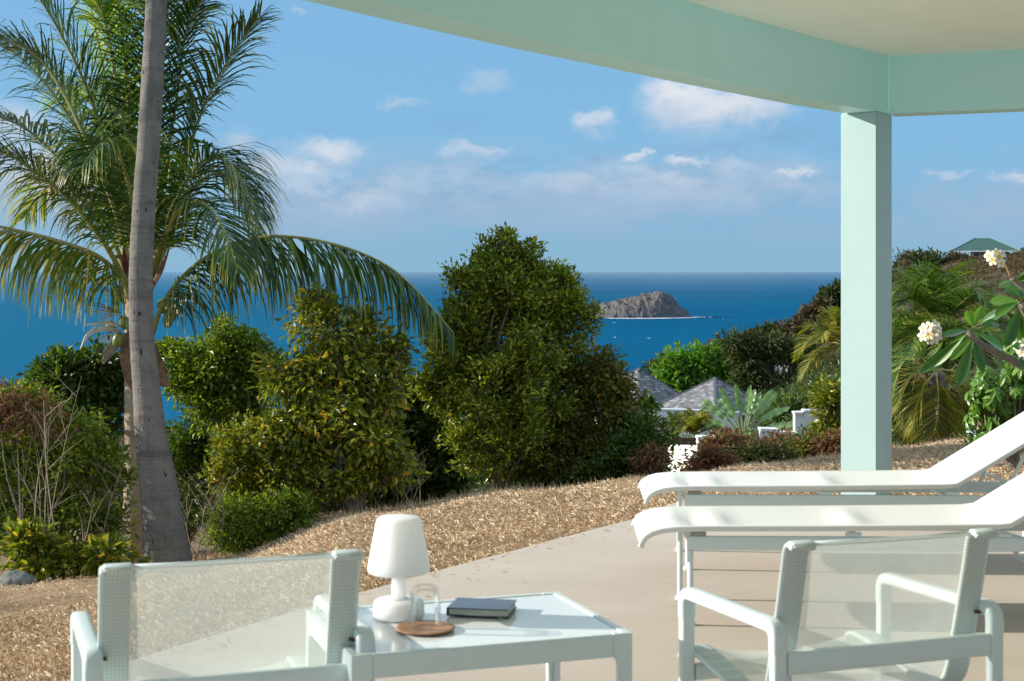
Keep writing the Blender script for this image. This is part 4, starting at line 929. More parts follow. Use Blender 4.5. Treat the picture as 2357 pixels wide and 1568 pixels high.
def build_fruit_palm():
    D = 14.4; C0 = (318, 700)
    root = thing('palm_tree', 'young coconut palm with green fruit, its whole crown seen behind the tall grey trunk', 'palm tree', gpt(305, 13.9))
    ringed_trunk(root, [(304, 1345, 13.9, 25), (306, 1250, 13.9, 23), (306, 1120, 14, 21), (306, 1000, 14.1, 19.5), (304, 900, 14.2, 17), (303, 830, 14.3, 16), (310, 700, D, 20), (316, 640, D, 16)], tm_tan, ring=.11, amp=.07, rough=.03, seed=5)
    E = 0
    FR = [ # (points (x,y,depth offset), n, L, kind, droop)
     ([(350, 770, -.3), (380, 690, -.35), (450, 610, -.5), (545, 560, -.6), (640, 544, -.7), (760, 560, -.8), (880, 605, -.85), (960, 670, -.9), (1045, 768, -.95)], 124, .50, 'd', 2.6, {'splay': .26, 'start': .12, 'fwd': .42, 'lift': -1.3}),
     ([(345, 660, 0), (385, 520, .1), (425, 380, .2), (468, 250, .2), (530, 130, .1), (597, 38, 0)], 92, .50, 'd', .65, {'start': .3}),
     ([(345, 670, -.1), (375, 560, -.3), (420, 430, -.5), (480, 365, -.6), (540, 390, -.7), (592, 490, -.8)], 84, .52, 'd', 1.25, {}),
     ([(345, 670, .3), (385, 560, .6), (440, 440, .8), (500, 400, 1.0), (560, 440, 1.2), (590, 540, 1.3)], 72, .50, 'd', 1.25, {}),
     ([(340, 660, .2), (360, 520, .4), (385, 360, .5), (410, 200, .5), (430, 70, .4), (470, -10, .2)], 84, .46, 'd', 1.0, {}),
     ([(335, 660, -.1), (372, 560, -.5), (415, 480, -.9), (470, 470, -1.2), (520, 540, -1.4), (545, 620, -1.5)], 72, .46, 'd', 1.3, {}),
     ([(318, 650, .1), (312, 480, .1), (300, 300, .1), (285, 120, .05), (262, -60, 0), (250, -200, 0)], 96, .50, 'p', .5, {}),
     ([(314, 650, .3), (295, 470, .5), (262, 300, .6), (232, 130, .6), (200, -30, .5), (170, -180, .4)], 96, .52, 'y', .45, {}),
     ([(312, 650, 0), (285, 480, 0), (240, 320, -.1), (190, 180, -.2), (130, 60, -.3), (60, -50, -.4)], 96, .50, 'd', .6, {}),
     ([(306, 655, -.1), (270, 500, -.2), (215, 360, -.4), (150, 220, -.5), (85, 130, -.6), (0, 90, -.7), (-60, 110, -.8)], 96, .50, 'p', .8, {}),
     ([(300, 660, .1), (250, 530, .2), (180, 420, .3), (90, 320, .4), (0, 270, .5), (-90, 280, .5)], 92, .52, 'd', .95, {}),
     ([(300, 670, -.2), (240, 560, -.4), (160, 460, -.6), (80, 395, -.8), (0, 350, -.9), (-110, 350, -1)], 92, .52, 'd', 1.2, {}),
     ([(300, 690, -.1), (280, 640, -.2), (225, 590, -.4), (150, 560, -.5), (60, 535, -.6), (-40, 520, -.7), (-140, 560, -.8)], 96, .48, 't', 2.6, {'splay': .35, 'fwd': .3, 'lift': -1.0}),
     ([(322, 660, -.3), (318, 560, -.6), (300, 440, -1.0), (270, 350, -1.3), (235, 330, -1.6), (190, 380, -1.8)], 78, .48, 'd', 1.1, {}),
     ([(310, 650, .5), (280, 540, .9), (230, 440, 1.2), (170, 400, 1.5), (110, 430, 1.7), (60, 500, 1.8)], 78, .5, 't', 1.1, {}),
     ([(320, 650, .4), (310, 500, .8), (290, 350, 1.1), (250, 240, 1.3), (200, 200, 1.5), (150, 230, 1.6)], 78, .5, 'y', .9, {}),
     ([(326, 650, .2), (328, 480, .2), (336, 300, .2), (348, 130, .1), (368, -20, 0), (400, -120, 0)], 84, .5, 'd', .8, {}),
     ([(316, 648, .0), (306, 420, .0), (276, 240, .0), (250, 90, -.1), (228, 15, -.2), (190, -30, -.3)], 70, .42, 'y', .9, {}),
     ([(330, 660, .0), (350, 480, .1), (362, 300, .3), (372, 140, .5), (388, 10, .6), (410, -60, .6)], 84, .46, 'd', .9, {}),
     ([(306, 655, .2), (262, 500, .3), (195, 330, .4), (110, 200, .5), (30, 120, .6), (-60, 90, .7)], 92, .48, 'd', .8, {}),
    ]
    K = {'d': (frond_mat, rachis_m), 'y': (frond_yel, rachis_o), 'p': (frond_mat, rachis_o), 't': (frond_yel, rachis_o)}
    K['t'] = (leafmat('palm_leaflets_mixed', [(0, (.03, .07, .012)), (.5, (.08, .12, .015)), (.8, (.20, .17, .04)), (1, (.30, .20, .10))], .35, .4, .5, tip=(.5, .4, .28)), rachis_o)
    for k, (p, n, L, kd, dr, kw) in enumerate(FR):
        m, r = K[kd]; frond(root, [at(x, y, D + o) for x, y, o in p], n, L, m, r, seed=k, droop=dr, r0=.030 if k else .026, **kw)
    # coconuts
    cm = principled('green_coconut', (.19, .22, .05), .35, .5, vary=.2, vscale=8)
    for x, y, o, rx, ry, tl in ((300, 745, -.28, 12, 19, .1), (272, 783, -.30, 13, 19, .3), (285, 742, -.22, 11, 17, -.2), (402, 712, -.25, 19, 13, .3), (386, 737, -.28, 12, 18, 0), (375, 705, -.1, 15, 17, 0), (392, 725, .0, 15, 17, .2), (255, 752, .0, 12, 15, 0)):
        me = bpy.data.meshes.new('coconut'); bm = bmesh.new(); bmesh.ops.create_uvsphere(bm, u_segments=16, v_segments=10, radius=1)
        s = D / FD
        for v in bm.verts:
            k3 = 1 + .06 * math.cos(3 * math.atan2(v.co.y, v.co.x)); v.co = Vector((v.co.x * rx * s * k3, v.co.y * rx * s * k3, v.co.z * ry * s))
        for f in bm.faces: f.smooth = True
        bm.to_mesh(me); bm.free(); me.materials.append(cm); ob = bpy.data.objects.new('coconut', me); COL.objects.link(ob); ob.parent = root
        ob.location = at(x, y, D + o) - root.location; ob.rotation_euler = (0, tl, 0)
    # dry spathes, fibre, fruit stalks
    sp = principled('dry_spathe', (.62, .54, .46), .7, .3, vary=.25, vscale=10); fib = principled('brown_fibre', (.26, .15, .09), .9, .1, vary=.4, vscale=30, bump=.6, bscale=70)
    def blade(name, pts, ws, mat, thick=.01, cup=.4):
        P = catmull([at(x, y, D + o) for x, y, o in pts], 16); W = np.interp(np.linspace(0, 1, 16), np.linspace(0, 1, len(ws)), ws); mb = MB(); V = []
        for i, p in enumerate(P):
            T = Vector(P[min(i + 1, 15)] - P[max(i - 1, 0)]).normalized(); S = T.cross(Vector((0, -1, .2))).normalized(); N = S.cross(T); w = W[i]
            for a in (-1, -.5, 0, .5, 1): V.append(Vector(p) + S * w * a + N * w * cup * (a * a) )
            for a in (1, .5, 0, -.5, -1): V.append(Vector(p) + S * w * a + N * (w * cup * (a * a) + thick * (1 - abs(a) * .8)))
        F = [(i * 10 + k, i * 10 + (k + 1) % 10, (i + 1) * 10 + (k + 1) % 10, (i + 1) * 10 + k) for i in range(15) for k in range(10)]
        mb.add(V, F); mb.build(name, mat, root, world=True, smooth=True)
    blade('spathe', [(275, 750, -.2), (240, 744, -.3), (192, 750, -.4)], [.015, .018, .003], sp)
    blade('spathe', [(280, 765, -.2), (240, 757, -.35), (205, 770, -.4), (184, 806, -.45)], [.015, .026, .022, .003], sp)
    blade('spathe', [(298, 640, -.2), (290, 610, -.2), (284, 565, -.25)], [.02, .035, .003], principled('spathe_maroon', (.13, .035, .035), .6, .3, vary=.3, vscale=12))
    blade('spathe', [(352, 660, -.2), (372, 620, -.3), (392, 566, -.35)], [.02, .025, .003], principled('spathe_brown', (.24, .12, .10), .6, .3, vary=.3, vscale=12))
    blade('fibre_sheath', [(300, 770, -.22), (270, 790, -.3), (250, 815, -.3), (238, 838, -.3)], [.03, .05, .045, .01], principled('pale_fibre', (.30, .22, .16), .95, .1, vary=.3, vscale=40, bump=.8, bscale=90))
    blade('fibre_sheath', [(296, 780, -.25), (292, 820, -.28), (300, 870, -.28), (304, 895, -.28)], [.05, .06, .05, .012], fib)
    blade('fibre_sheath', [(306, 760, -.26), (312, 810, -.28), (316, 860, -.28)], [.05, .05, .02], fib)
    blade('fibre_sheath', [(350, 800, .0), (366, 850, -.1), (378, 880, -.15), (392, 888, -.15)], [.05, .07, .05, .008], fib)
    blade('fibre_sheath', [(288, 700, -.2), (270, 668, -.2), (268, 720, -.2)], [.02, .05, .02], fib)
    blade('frond_stub', [(312, 640, -.1), (290, 598, -.15), (262, 590, -.2)], [.03, .035, .01], fib)
    rnd = random.Random(8); mb = MB()
    for (cx, cy, n, dirs) in ((278, 720, 34, (150, 215)), (380, 700, 30, (-40, 70)), (270, 770, 14, (190, 250)), (300, 690, 20, (60, 170))):
        for _ in range(n):
            a = R(rnd.uniform(*dirs)); l = rnd.uniform(30, 90); o = rnd.uniform(-.35, .1); x2 = cx + math.cos(a) * l; y2 = cy - math.sin(a) * l * .8
            mb.tube(catmull([at(cx, cy, D + o), at((cx + x2) / 2, (cy + y2) / 2 - 4, D + o), at(x2, y2, D + o)], 5), [.004, .0035, .003, .0025, .002], 3, cap=False)
    tag(mb.build('fruit_stalks', principled('stalk', (.22, .19, .08), .7), root, world=True), kind='stuff')
build_fruit_palm()

def small_palm(label, x, cy, d, px, nf, seed, mat, base_x=None, trunk=True, group=None, tw=9, dryn=0, cat='palm tree', Lk=.27, el=(-.5, 1.25), nl=52, name='palm_tree', base_y=None):
    """palm with crown centre (x, cy) at distance d, fronds about px long"""
    rnd = random.Random(seed); b = gpt(base_x or x, d); C = at(x, cy, d); s = d / FD
    root = thing(name, label, cat, b, 0, group)
    if trunk: trunk_mesh(root, [b - Vector((0, 0, .2)), b.lerp(C, .5) + Vector((.1, 0, 0)), C], [tw * s * 1.25, tw * s, tw * s * .8], tm_grey if not dryn else tm_tan, n=14)
    for k in range(nf):
        a = k / nf * 2 * math.pi * 2.618 + rnd.uniform(-.2, .2); e = rnd.uniform(*el); Lf = px * s * rnd.uniform(.8, 1.1)
        dv = Vector((math.cos(a) * math.cos(e), math.sin(a) * math.cos(e), math.sin(e))); hv = Vector((dv.x, dv.y, 0))
        P = [C, C + dv * Lf * .4, C + dv * Lf * .72 + Vector((0, 0, -.06 * Lf)), C + dv * Lf * .85 + hv * Lf * .12 + Vector((0, 0, -.28 * Lf * (1.2 - e * .5)))]
        mm = mat if (k >= dryn) else far_frond_y
        frond(root, P, nl, Lf * Lk, mm, rachis_o if k % 2 else rachis_m, r0=2.2 * s, w=2.5 * s + .006, droop=.75, seed=seed * 50 + k, rows=4, start=.12, kids=True)
    return root
small_palm('bushy green palm between the column and the flowering tree, nearest of its group', 2165, 745, 23, 175, 32, 31, far_frond, base_x=2150, dryn=4, group='palms right of the column', tw=8)
small_palm('yellowing palm low behind the nearest bushy palm', 2105, 800, 25, 120, 20, 32, far_frond_y, base_x=2175, dryn=3, group='palms right of the column', tw=7)
small_palm('slender green palm behind the flowering tree, right of the bushy one', 2235, 760, 22, 115, 19, 33, far_frond, base_x=2252, dryn=2, group='palms right of the column', tw=7)
small_palm('palm with drooping yellow fronds seen on the left side of the column', 1940, 790, 32, 112, 24, 34, far_frond_y, base_x=1945, dryn=4, tw=8)
small_palm('low golden green feather palm in front of the villa', 1600, 1000, 30, 70, 13, 35, far_frond_y, base_x=1600, dryn=2, trunk=False, el=(.3, 1.3))
small_palm('small pale green palm beside the left pavilion roof', 1487, 950, 45, 46, 16, 36, far_frond, base_x=1487, trunk=False, el=(.1, 1.35))
small_palm('tiny palm hidden beside the right pavilion wall', 1555, 985, 36, 42, 10, 37, far_frond, base_x=1555, trunk=False, el=(.2, 1.3))
# hanging dry fronds under the right group
def skirt():
    root = thing('palm_tree', 'short palm with a skirt of hanging golden fronds at the lawn edge', 'palm tree', gpt(2165, 20.5), group='palms right of the column'); d = 20.5
    trunk_mesh(root, [gpt(2140, d) - Vector((0, 0, .1)), at(2142, 940, d), at(2146, 860, d)], [.07, .06, .05], tm_grey, n=12)
    trunk_mesh(root, [gpt(2168, d) - Vector((0, 0, .1)), at(2170, 950, d), at(2166, 860, d)], [.06, .055, .045], tm_grey, n=12)
    for k, p in enumerate([[(2160, 850), (2190, 880), (2215, 930), (2190, 1000)], [(2150, 850), (2120, 850), (2090, 880), (2066, 940)], [(2150, 860), (2125, 890), (2112, 930), (2100, 985)], [(2165, 850), (2205, 860), (2235, 900), (2250, 960)], [(2155, 860), (2160, 910), (2158, 960), (2150, 1000)], [(2150, 850), (2110, 820), (2075, 840), (2058, 900)], [(2150, 840), (2155, 900), (2175, 950), (2180, 1005)]]):
        frond(root, [at(x, y, d - .1 * (k % 3)) for x, y in p], 40, .42, far_frond_y if k != 5 else far_frond, rachis_o, r0=.013, w=.022, seed=600 + k, droop=.9, rows=4)
skirt()

# ------------------------------------------------------------------ traveller's palm, flowering tree, umbrella shrub
def big_leaf(parent, base, tip, width, mat, name='leaf', nrm_hint=(0, -1, .4), droop=.12, shape=None, fold=.12, wav=.0, seed=0, rows=12):
    rnd = random.Random(seed); base = Vector(base); tip = Vector(tip); L = (tip - base).length; T = (tip - base).normalized(); Nh = Vector(nrm_hint); S = T.cross(Nh).normalized(); N = S.cross(T); V = []
    shape = shape or [(0, .04), (.12, .12), (.3, .55), (.55, .95), (.72, 1), (.88, .75), (1, .05)]
    for i in range(rows + 1):
        t = i / rows; w = np.interp(t, [q[0] for q in shape], [q[1] for q in shape]) * width / 2; c = base + T * L * t - Vector((0, 0, 1)) * L * droop * (t * t - t * .3)
        wv = wav * math.sin(t * 22 + seed)
        for a in (-1, -.5, 0, .5, 1): V.append(c + S * w * a + N * (w * fold * abs(a) * 2 + wv * abs(a)))
    F = [(i * 5 + k, i * 5 + k + 1, (i + 1) * 5 + k + 1, (i + 1) * 5 + k) for i in range(rows) for k in range(4)]
    mb = MB(); mb.add(V, F); return mb.build(name, mat, parent, world=True, smooth=True)
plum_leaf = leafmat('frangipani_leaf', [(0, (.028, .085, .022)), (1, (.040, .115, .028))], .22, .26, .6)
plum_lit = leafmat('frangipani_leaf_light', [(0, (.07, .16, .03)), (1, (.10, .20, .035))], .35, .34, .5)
def build_frangipani():
    d = 9.6; root = thing('frangipani', 'frangipani tree with long dark leaves and white flower clusters at the right edge', 'flowering tree', gpt(2480, d))
    br = principled('frangipani_bark', (.22, .19, .15), .8, .2, vary=.3, vscale=20, bump=.4, bscale=50)
    gb = gpt(2480, d)
    mb = MB()
    mb.tube(catmull([gb - Vector((0, 0, .1)), at(2470, 960, d), at(2420, 880, d), at(2380, 800, d)], 14), [.05] * 5 + [.04] * 9, 10)
    mb.tube(catmull([at(2420, 880, d), at(2330, 830, d), at(2262, 795, d), at(2225, 764, d)], 12), [.034, .03, .028, .026, .025, .024, .023, .022, .021, .02, .02, .02], 10)
    mb.tube(catmull([at(2400, 840, d), at(2400, 760, d), at(2385, 690, d), at(2345, 655, d), at(2328, 640, d)], 12), [.034, .03, .028, .026, .024, .022, .02, .019, .018, .017, .017, .017], 10)
    mb.tube(catmull([at(2400, 760, d), at(2370, 740, d), at(2350, 700, d)], 8), [.026, .024, .022, .021, .02, .02, .02, .02], 10)
    mb.build('branches', br, root, world=True, smooth=True)['kind'] = 'stuff'
    mb = MB(); mb.tube(catmull([at(2328, 640, d), at(2320, 622, d), at(2309, 600, d), at(2300, 588, d)], 8), .0075, 6); mb.tube(catmull([at(2312, 606, d), at(2316, 592, d)], 3), .006, 6)
    mb.build('flower_stalk', principled('stalk_ochre', (.34, .22, .09), .6), root, world=True, smooth=True)
    LV = [ # base, tip, width px, light?
     (2235, 768, 2118, 855, 30, 0), (2228, 765, 2150, 838, 24, 1), (2240, 775, 2205, 886, 30, 0), (2240, 772, 2262, 850, 26, 0), (2245, 765, 2310, 800, 26, 0), (2232, 760, 2170, 770, 22, 0), (2238, 755, 2262, 700, 22, 1), (2240, 755, 2225, 712, 20, 1), (2243, 770, 2188, 826, 20, 1), (2235, 770, 2252, 826, 16, 1), (2250, 752, 2300, 738, 22, 0),
     (2348, 700, 2255, 742, 30, 0), (2345, 695, 2290, 722, 24, 1), (2350, 705, 2315, 790, 30, 0), (2352, 700, 2360, 770, 26, 0), (2350, 695, 2278, 690, 26, 1), (2352, 690, 2312, 655, 24, 0), (2355, 690, 2336, 640, 22, 0), (2362, 695, 2420, 680, 26, 0), (2362, 700, 2420, 740, 26, 0), (2358, 705, 2390, 790, 28, 0), (2352, 708, 2345, 780, 26, 1), (2360, 690, 2400, 650, 24, 1),
     (2335, 645, 2300, 660, 18, 1), (2340, 650, 2360, 625, 22, 0), (2338, 650, 2385, 620, 24, 1), (2380, 800, 2330, 790, 22, 0), (2384, 800, 2350, 845, 24, 0), (2388, 790, 2440, 760, 26, 0)]
    rnd = random.Random(2)
    for k, (x0, y0, x1, y1, w, lt) in enumerate(LV):
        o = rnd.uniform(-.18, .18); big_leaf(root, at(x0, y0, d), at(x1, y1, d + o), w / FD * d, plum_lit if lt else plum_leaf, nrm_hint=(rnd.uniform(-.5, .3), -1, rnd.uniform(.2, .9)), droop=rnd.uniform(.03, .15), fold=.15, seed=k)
    pet = bpy.data.materials.new('frangipani_petal'); pet.use_nodes = True; t = NT(pet.node_tree); b = pet.node_tree.nodes['Principled BSDF']
    a = t.n('ShaderNodeAttribute', attribute_name='tipf').outputs['Fac']; pet.node_tree.links.new(t.ramp(a, [(.12, (.75, .45, .03)), (.4, (.80, .74, .42)), (.6, (.86, .84, .78))]), b.inputs['Base Color']); b.inputs['Roughness'].default_value = .5
    def flower(c, nv, r, seed):
        rn = random.Random(seed); nv = Vector(nv).normalized(); A = nv.cross(Vector((.3, .1, 1))).normalized(); B = nv.cross(A); V = []; F = []; at_ = []
        for k in range(5):
            a = 2 * math.pi * k / 5 + rn.uniform(-.08, .08); D = A * math.cos(a) + B * math.sin(a); S = nv.cross(D); o = len(V)
            for tt, w in ((.03, .08), (.4, .27), (.75, .36), (1, .12)):
                cc = c + D * r * tt + nv * r * (.28 * tt - .25 * tt * tt); V += [cc - S * r * w - nv * r * .05, cc + nv * r * .02, cc + S * r * w + nv * r * .06]; at_ += [tt * .9] * 3
            for i in range(3):
                for j in range(2): F.append((o + i * 3 + j, o + i * 3 + j + 1, o + (i + 1) * 3 + j + 1, o + (i + 1) * 3 + j))
        mesh_np('flower', [tuple(v) for v in V], F, pet, root, smooth=True, attr=at_)
    k = 0
    for cx, cy, n, rx, ry in ((2144, 766, 13, 27, 24), (2293, 592, 6, 22, 20), (2356, 806, 5, 14, 22)):
        for i in range(n):
            a = i * 2.4; q = math.sqrt((i + .5) / n) * rnd.uniform(.8, 1.1); px, py = cx + rx * q * math.cos(a), cy + ry * q * math.sin(a)
            flower(at(px, py, d - .12 - .06 * (1 - q) + rnd.uniform(-.02, .02)), (math.cos(a) * q * 1.4 - .3 + rnd.uniform(-.4, .4), -1, -math.sin(a) * q + .25 + rnd.uniform(-.4, .4)), rnd.uniform(11, 14.5) / FD * d, k); k += 1
    mb = MB(); mb.tube([at(2225, 764, d), at(2190, 768, d), at(2160, 768, d - .06)], .008, 6); mb.build('flower_stalk', principled('stalk_green', (.12, .16, .04), .6), root, world=True, smooth=True)
build_frangipani()

def build_umbrella_shrub():
    d = 11.2; root = thing('umbrella_shrub', 'light green umbrella leaved shrub at the right edge behind the lounger back', 'shrub', gpt(2330, d))
    P, D, U, L = [], [], [], []; rnd = random.Random(12); mb = MB(); base = gpt(2330, d)
    C, v = blob_points([(2320, 880, 62, 80), (2270, 930, 50, 60), (2350, 800, 40, 50), (2300, 990, 60, 40), (2260, 870, 30, 40), (2390, 880, 60, 100)], 330, d, .3, .7)
    for c, vv in zip(C, v):
        c = Vector(c); ax = (Vector(vv) * .7 + Vector((-.2, -.3, .7))).normalized(); A = ax.cross(Vector((.2, 1, .1))).normalized(); B = ax.cross(A); n = rnd.randint(6, 8); l = rnd.uniform(.055, .10)
        for k in range(n):
            a = 2 * math.pi * k / n + rnd.uniform(-.1, .1); dv = (A * math.cos(a) + B * math.sin(a)) - ax * .25; P.append(tuple(c)); D.append(tuple(dv)); U.append(tuple(ax)); L.append(l * rnd.uniform(.8, 1.1))
        q = c - ax * .12; mb.tube([q + (base - q) * .12, q, c], [.005, .004, .003], 4, cap=False)
    V, F = leaf6(P, D, U, np.array(L), np.array(L) * .40, droop=.3); mesh_np('crown', V, F, LM['ficus'], root)
    tag(mb.build('leaf_stalks', principled('stalk_green', (.12, .16, .04), .6), root, world=True), kind='stuff')
    limbs(root, base, C, bark_grey, r0=.045, n=24, seed=5)
build_umbrella_shrub()

def build_travellers_palm():
    d = 36; root = thing('travellers_palm', 'fan shaped palm with broad paddle leaves in front of the villa', 'palm tree', gpt(1712, d)); c = at(1712, 1010, d); s = d / FD; rnd = random.Random(3)
    pm = leafmat('paddle_leaf', [(0, (.07, .13, .05)), (1, (.16, .24, .11))], .25, .35, .6); st = principled('petiole', (.22, .28, .16), .5, .4)
    for k in range(15):
        a = R(-62 + 124 * k / 14 + rnd.uniform(-3, 3)); l = rnd.uniform(62, 78) * s; o = rnd.uniform(-.5, .5)
        m = c + Vector((math.sin(a) * l * .8, o * .5, math.cos(a) * l * .8)); mb = MB(); mb.tube([c, m], [.035, .02], 5); pe = mb.build('petiole', st, root, world=True)
        tip = c + Vector((math.sin(a * 1.12) * l * 1.9, o * 1.4, math.cos(a * 1.12) * l * 1.75)); big_leaf(root, m, tip, 15 * s, pm, nrm_hint=(rnd.uniform(-.9, .2), -1, rnd.uniform(-.2, .5)), droop=.1, shape=[(0, .2), (.1, .8), (.4, 1), (.75, .95), (.93, .6), (1, .1)], seed=k, wav=.03)
    for k in range(10):
        b = c + Vector((rnd.uniform(-22, 22) * s, -.3, rnd.uniform(-30, 10) * s)); big_leaf(root, b, b + Vector((rnd.uniform(-25, 25) * s, -.2, rnd.uniform(10, 42) * s)), 14 * s, pm, nrm_hint=(-.6, -1, .3), seed=k + 40, wav=.04)
    trunk_mesh(root, [gpt(1712, d) - Vector((0, 0, .3)), c], [.13, .10], bark_grey)
build_travellers_palm()

# ------------------------------------------------------------------ villa, garden walls, hill house
wallw = principled('white_render', (.80, .80, .78), .8, .2, vary=.03, vscale=2)
def shingle_mat():
    m = bpy.data.materials.new('grey_shingle'); m.use_nodes = True; t = NT(m.node_tree); b = m.node_tree.nodes['Principled BSDF']
    r = t.n('ShaderNodeNewGeometry').outputs['Random Per Island']; c = t.ramp(r, [(0, (.10, .105, .12)), (.45, (.16, .165, .185)), (.8, (.24, .24, .26)), (1, (.32, .31, .32))]); m.node_tree.links.new(c, b.inputs['Base Color']); b.inputs['Roughness'].default_value = .85; return m
shm = shingle_mat()
def pavilion(label, ax, ay, nx, ey, d, half_w, rz, wall_h=2.4):
    """hip roof: apex column/row, near corner column, eave row"""
    apex = at(ax, ay, d); ez = at(ax, ey, d).z; root = thing('pavilion', label, 'villa', (apex.x, apex.y, ez - wall_h), rz, 'grey roofed pavilions of the villa')
    h = apex.z - ez; a = half_w; zz = wall_h
    mb = MB(); mb.box((0, 0, (wall_h - .1) / 2 - .8), (2 * a - .7, 2 * a - .7, wall_h + 1.5)); mb.build('wall', wallw, root)
    mb = MB(); mb.add([(-a, -a, zz), (a, -a, zz), (a, a, zz), (-a, a, zz), (0, 0, zz + h)], [(0, 1, 4), (1, 2, 4), (2, 3, 4), (3, 0, 4), (3, 2, 1, 0)]); rf = mb.build('roof', principled('roof_deck', (.12, .125, .14), .9), root)
    mb = MB()
    for s1 in (0, 1, 2, 3):
        M = Matrix.Rotation(s1 * math.pi / 2, 3, 'Z'); rows = 17; sl = math.hypot(a, h)
        for i in range(rows):
            t0 = i / rows; w = a * (1 - t0); y0 = -a * (1 - t0); z0 = zz + h * t0; nx_ = max(1, int(2 * w / .22)); off = random.random() * .2
            xs = sorted(set([-w] + [max(-w, min(w, -w + off + k * .22)) for k in range(nx_ + 1)] + [w]))
            t1 = min(1, (i + 1.15) / rows); y1 = -a * (1 - t1); z1 = zz + h * t1; sc = (1 - t1) / (1 - t0) if t0 < 1 else 0
            for x0, x1 in zip(xs, xs[1:]):
                if x1 - x0 < .03: continue
                th = random.uniform(.018, .035); nv = Vector((0, -h, a)).normalized() * th; g = .006
                P = [Vector((x0 + g, y0, z0)), Vector((x1 - g, y0, z0)), Vector((max(-w * sc, min(w * sc, x1 - g)), y1, z1)), Vector((max(-w * sc, min(w * sc, x0 + g)), y1, z1))]
                up = [P[0] + nv, P[1] + nv, P[2] + nv * .25, P[3] + nv * .25]; mb.add([M @ p for p in P + up], [(4, 5, 6, 7), (0, 1, 5, 4), (1, 2, 6, 5), (3, 0, 4, 7)])
    o = mb.build('shingles', shm, root); o.parent = root; tag(o, kind='stuff')
    for s1 in range(4):
        M = Matrix.Rotation(s1 * math.pi / 2, 3, 'Z'); mb = MB(); mb.sweep([M @ Vector((-a, -a, zz + .03)), M @ Vector((0, 0, zz + h + .03))], (M @ Vector((1, -1, 0))), rrect(.12, .04, .01, 1)); mb.build('ridge_cap', principled('roof_deck', (.12, .125, .14), .9), root)
        mb = MB(); mb.box(M @ Vector((0, -a + .0, zz - .06)), tuple(abs(v) for v in (M @ Vector((2 * a - .06, .05, 0)))[:2]) + (.12,)); mb.build('fascia', wallw, root)
    return root
pavilion('villa pavilion with grey pyramid roof and a lit left face, the right one of two', 1645, 870, 1662, 942, 70, 2.0, R(38))
pavilion('villa pavilion with grey pyramid roof partly hidden by the hedge, the left one of two', 1470, 848, 1478, 938, 82, 2.4, R(40))
pavilion('grey roofed pavilion half hidden by yellow palm fronds and dark trees', 1842, 828, 1850, 868, 90, 2.3, R(30))
def slab(label, pts, d, thick=.25, name='garden_wall'):
    """free standing white wall: outline in frame px at distance d, (x, top row, bottom row, extra depth)"""
    P0 = at(pts[0][0], pts[0][2], d); root = thing(name, label, 'wall', P0, 0, None); mb = MB(); V = []
    for x, yt, yb, o in pts:
        a = at(x, yt, d + o); b = at(x, yb, d + o); b.z -= .3; V += [b, a, b + Vector((0, thick, 0)), a + Vector((0, thick, 0))]
    F = []
    for i in range(len(pts) - 1):
        q, r = 4 * i, 4 * i + 4; F += [(q, r, r + 1, q + 1), (q + 2, q + 3, r + 3, r + 2), (q + 1, r + 1, r + 3, q + 3)]
    F += [(0, 1, 3, 2), (len(V) - 4, len(V) - 2, len(V) - 1, len(V) - 3)]
    mb.add(V, F); mb.build('wall_panel', wallw, root, world=True)
    mb = MB()
    for (x, yt, yb, o), (x2, yt2, yb2, o2) in zip(pts, pts[1:]):
        a = at(x, yt, d + o) + Vector((-.02, -.04, .002)); b = at(x2, yt2, d + o2) + Vector((.02, -.04, .002)); v = Vector((0, thick + .08, 0)); u = Vector((0, 0, .05)); V = [a, b, b + v, a + v, a + u, b + u, b + v + u, a + v + u]; mb.add(V, [(0, 3, 2, 1), (4, 5, 6, 7), (0, 1, 5, 4), (1, 2, 6, 5), (2, 3, 7, 6), (3, 0, 4, 7)])
    mb.build('coping', wallw, root, world=True)
slab('long white villa wall just below the right pyramid roof', [(1505, 944, 1000, 0), (1590, 946, 1000, 0), (1700, 952, 1000, 1)], 60)
slab('low white terrace wall left of the reddish shrubs, its right part stepping up', [(1542, 1034, 1085, 2), (1606, 1036, 1085, 0), (1608, 1012, 1085, 0), (1655, 1012, 1085, 0)], 27)
slab('white ramp wall in shade running down to the lower right', [(1538, 1030, 1090, 3), (1560, 1042, 1090, 1), (1630, 1085, 1092, -2)], 24)
slab('white stepped wall between the fan palm and the reddish shrubs', [(1752, 992, 1040, 0), (1790, 994, 1040, 0), (1792, 1000, 1040, .5), (1835, 1002, 1040, 1)], 30)
slab('highest white stepped wall, left of the tall yellowish shrub', [(1830, 954, 1000, 0), (1850, 954, 1000, 0), (1852, 949, 1000, 0), (1905, 951, 1000, 1)], 34)
slab('white wall seen through the bush right of the column', [(2050, 945, 1010, 0), (2130, 950, 1010, 0)], 26)
def brown_deck():
    root = thing('timber_fence', 'low brown timber screen behind the white terrace wall', 'fence', at(1545, 1033, 29)); tm = principled('brown_timber', (.11, .045, .025), .7, .3, vary=.3, vscale=8)
    for k in range(5):
        y = 1010 + k * 5; mb = MB(); a = at(1545, y, 29); b = at(1606, y, 29); mb.box((a + b) / 2, (b.x - a.x, .05, .032)); mb.build('slat', tm, root, world=True)
brown_deck()
def pedestal():
    p = gpt(2262, 15.5); root = thing('planter_box', 'pale aqua painted box standing under the umbrella shrub', 'planter', p); s = 15.5 / FD
    mb = MB(); mb.box((0, 0, .02), (50 * s, .3, .16)); mb.build('box_body', aqua, root, bevel=.006)
    mb = MB(); mb.box((0, 0, .115), (54 * s, .34, .028)); mb.build('box_rim', aqua, root, bevel=.004)
pedestal()
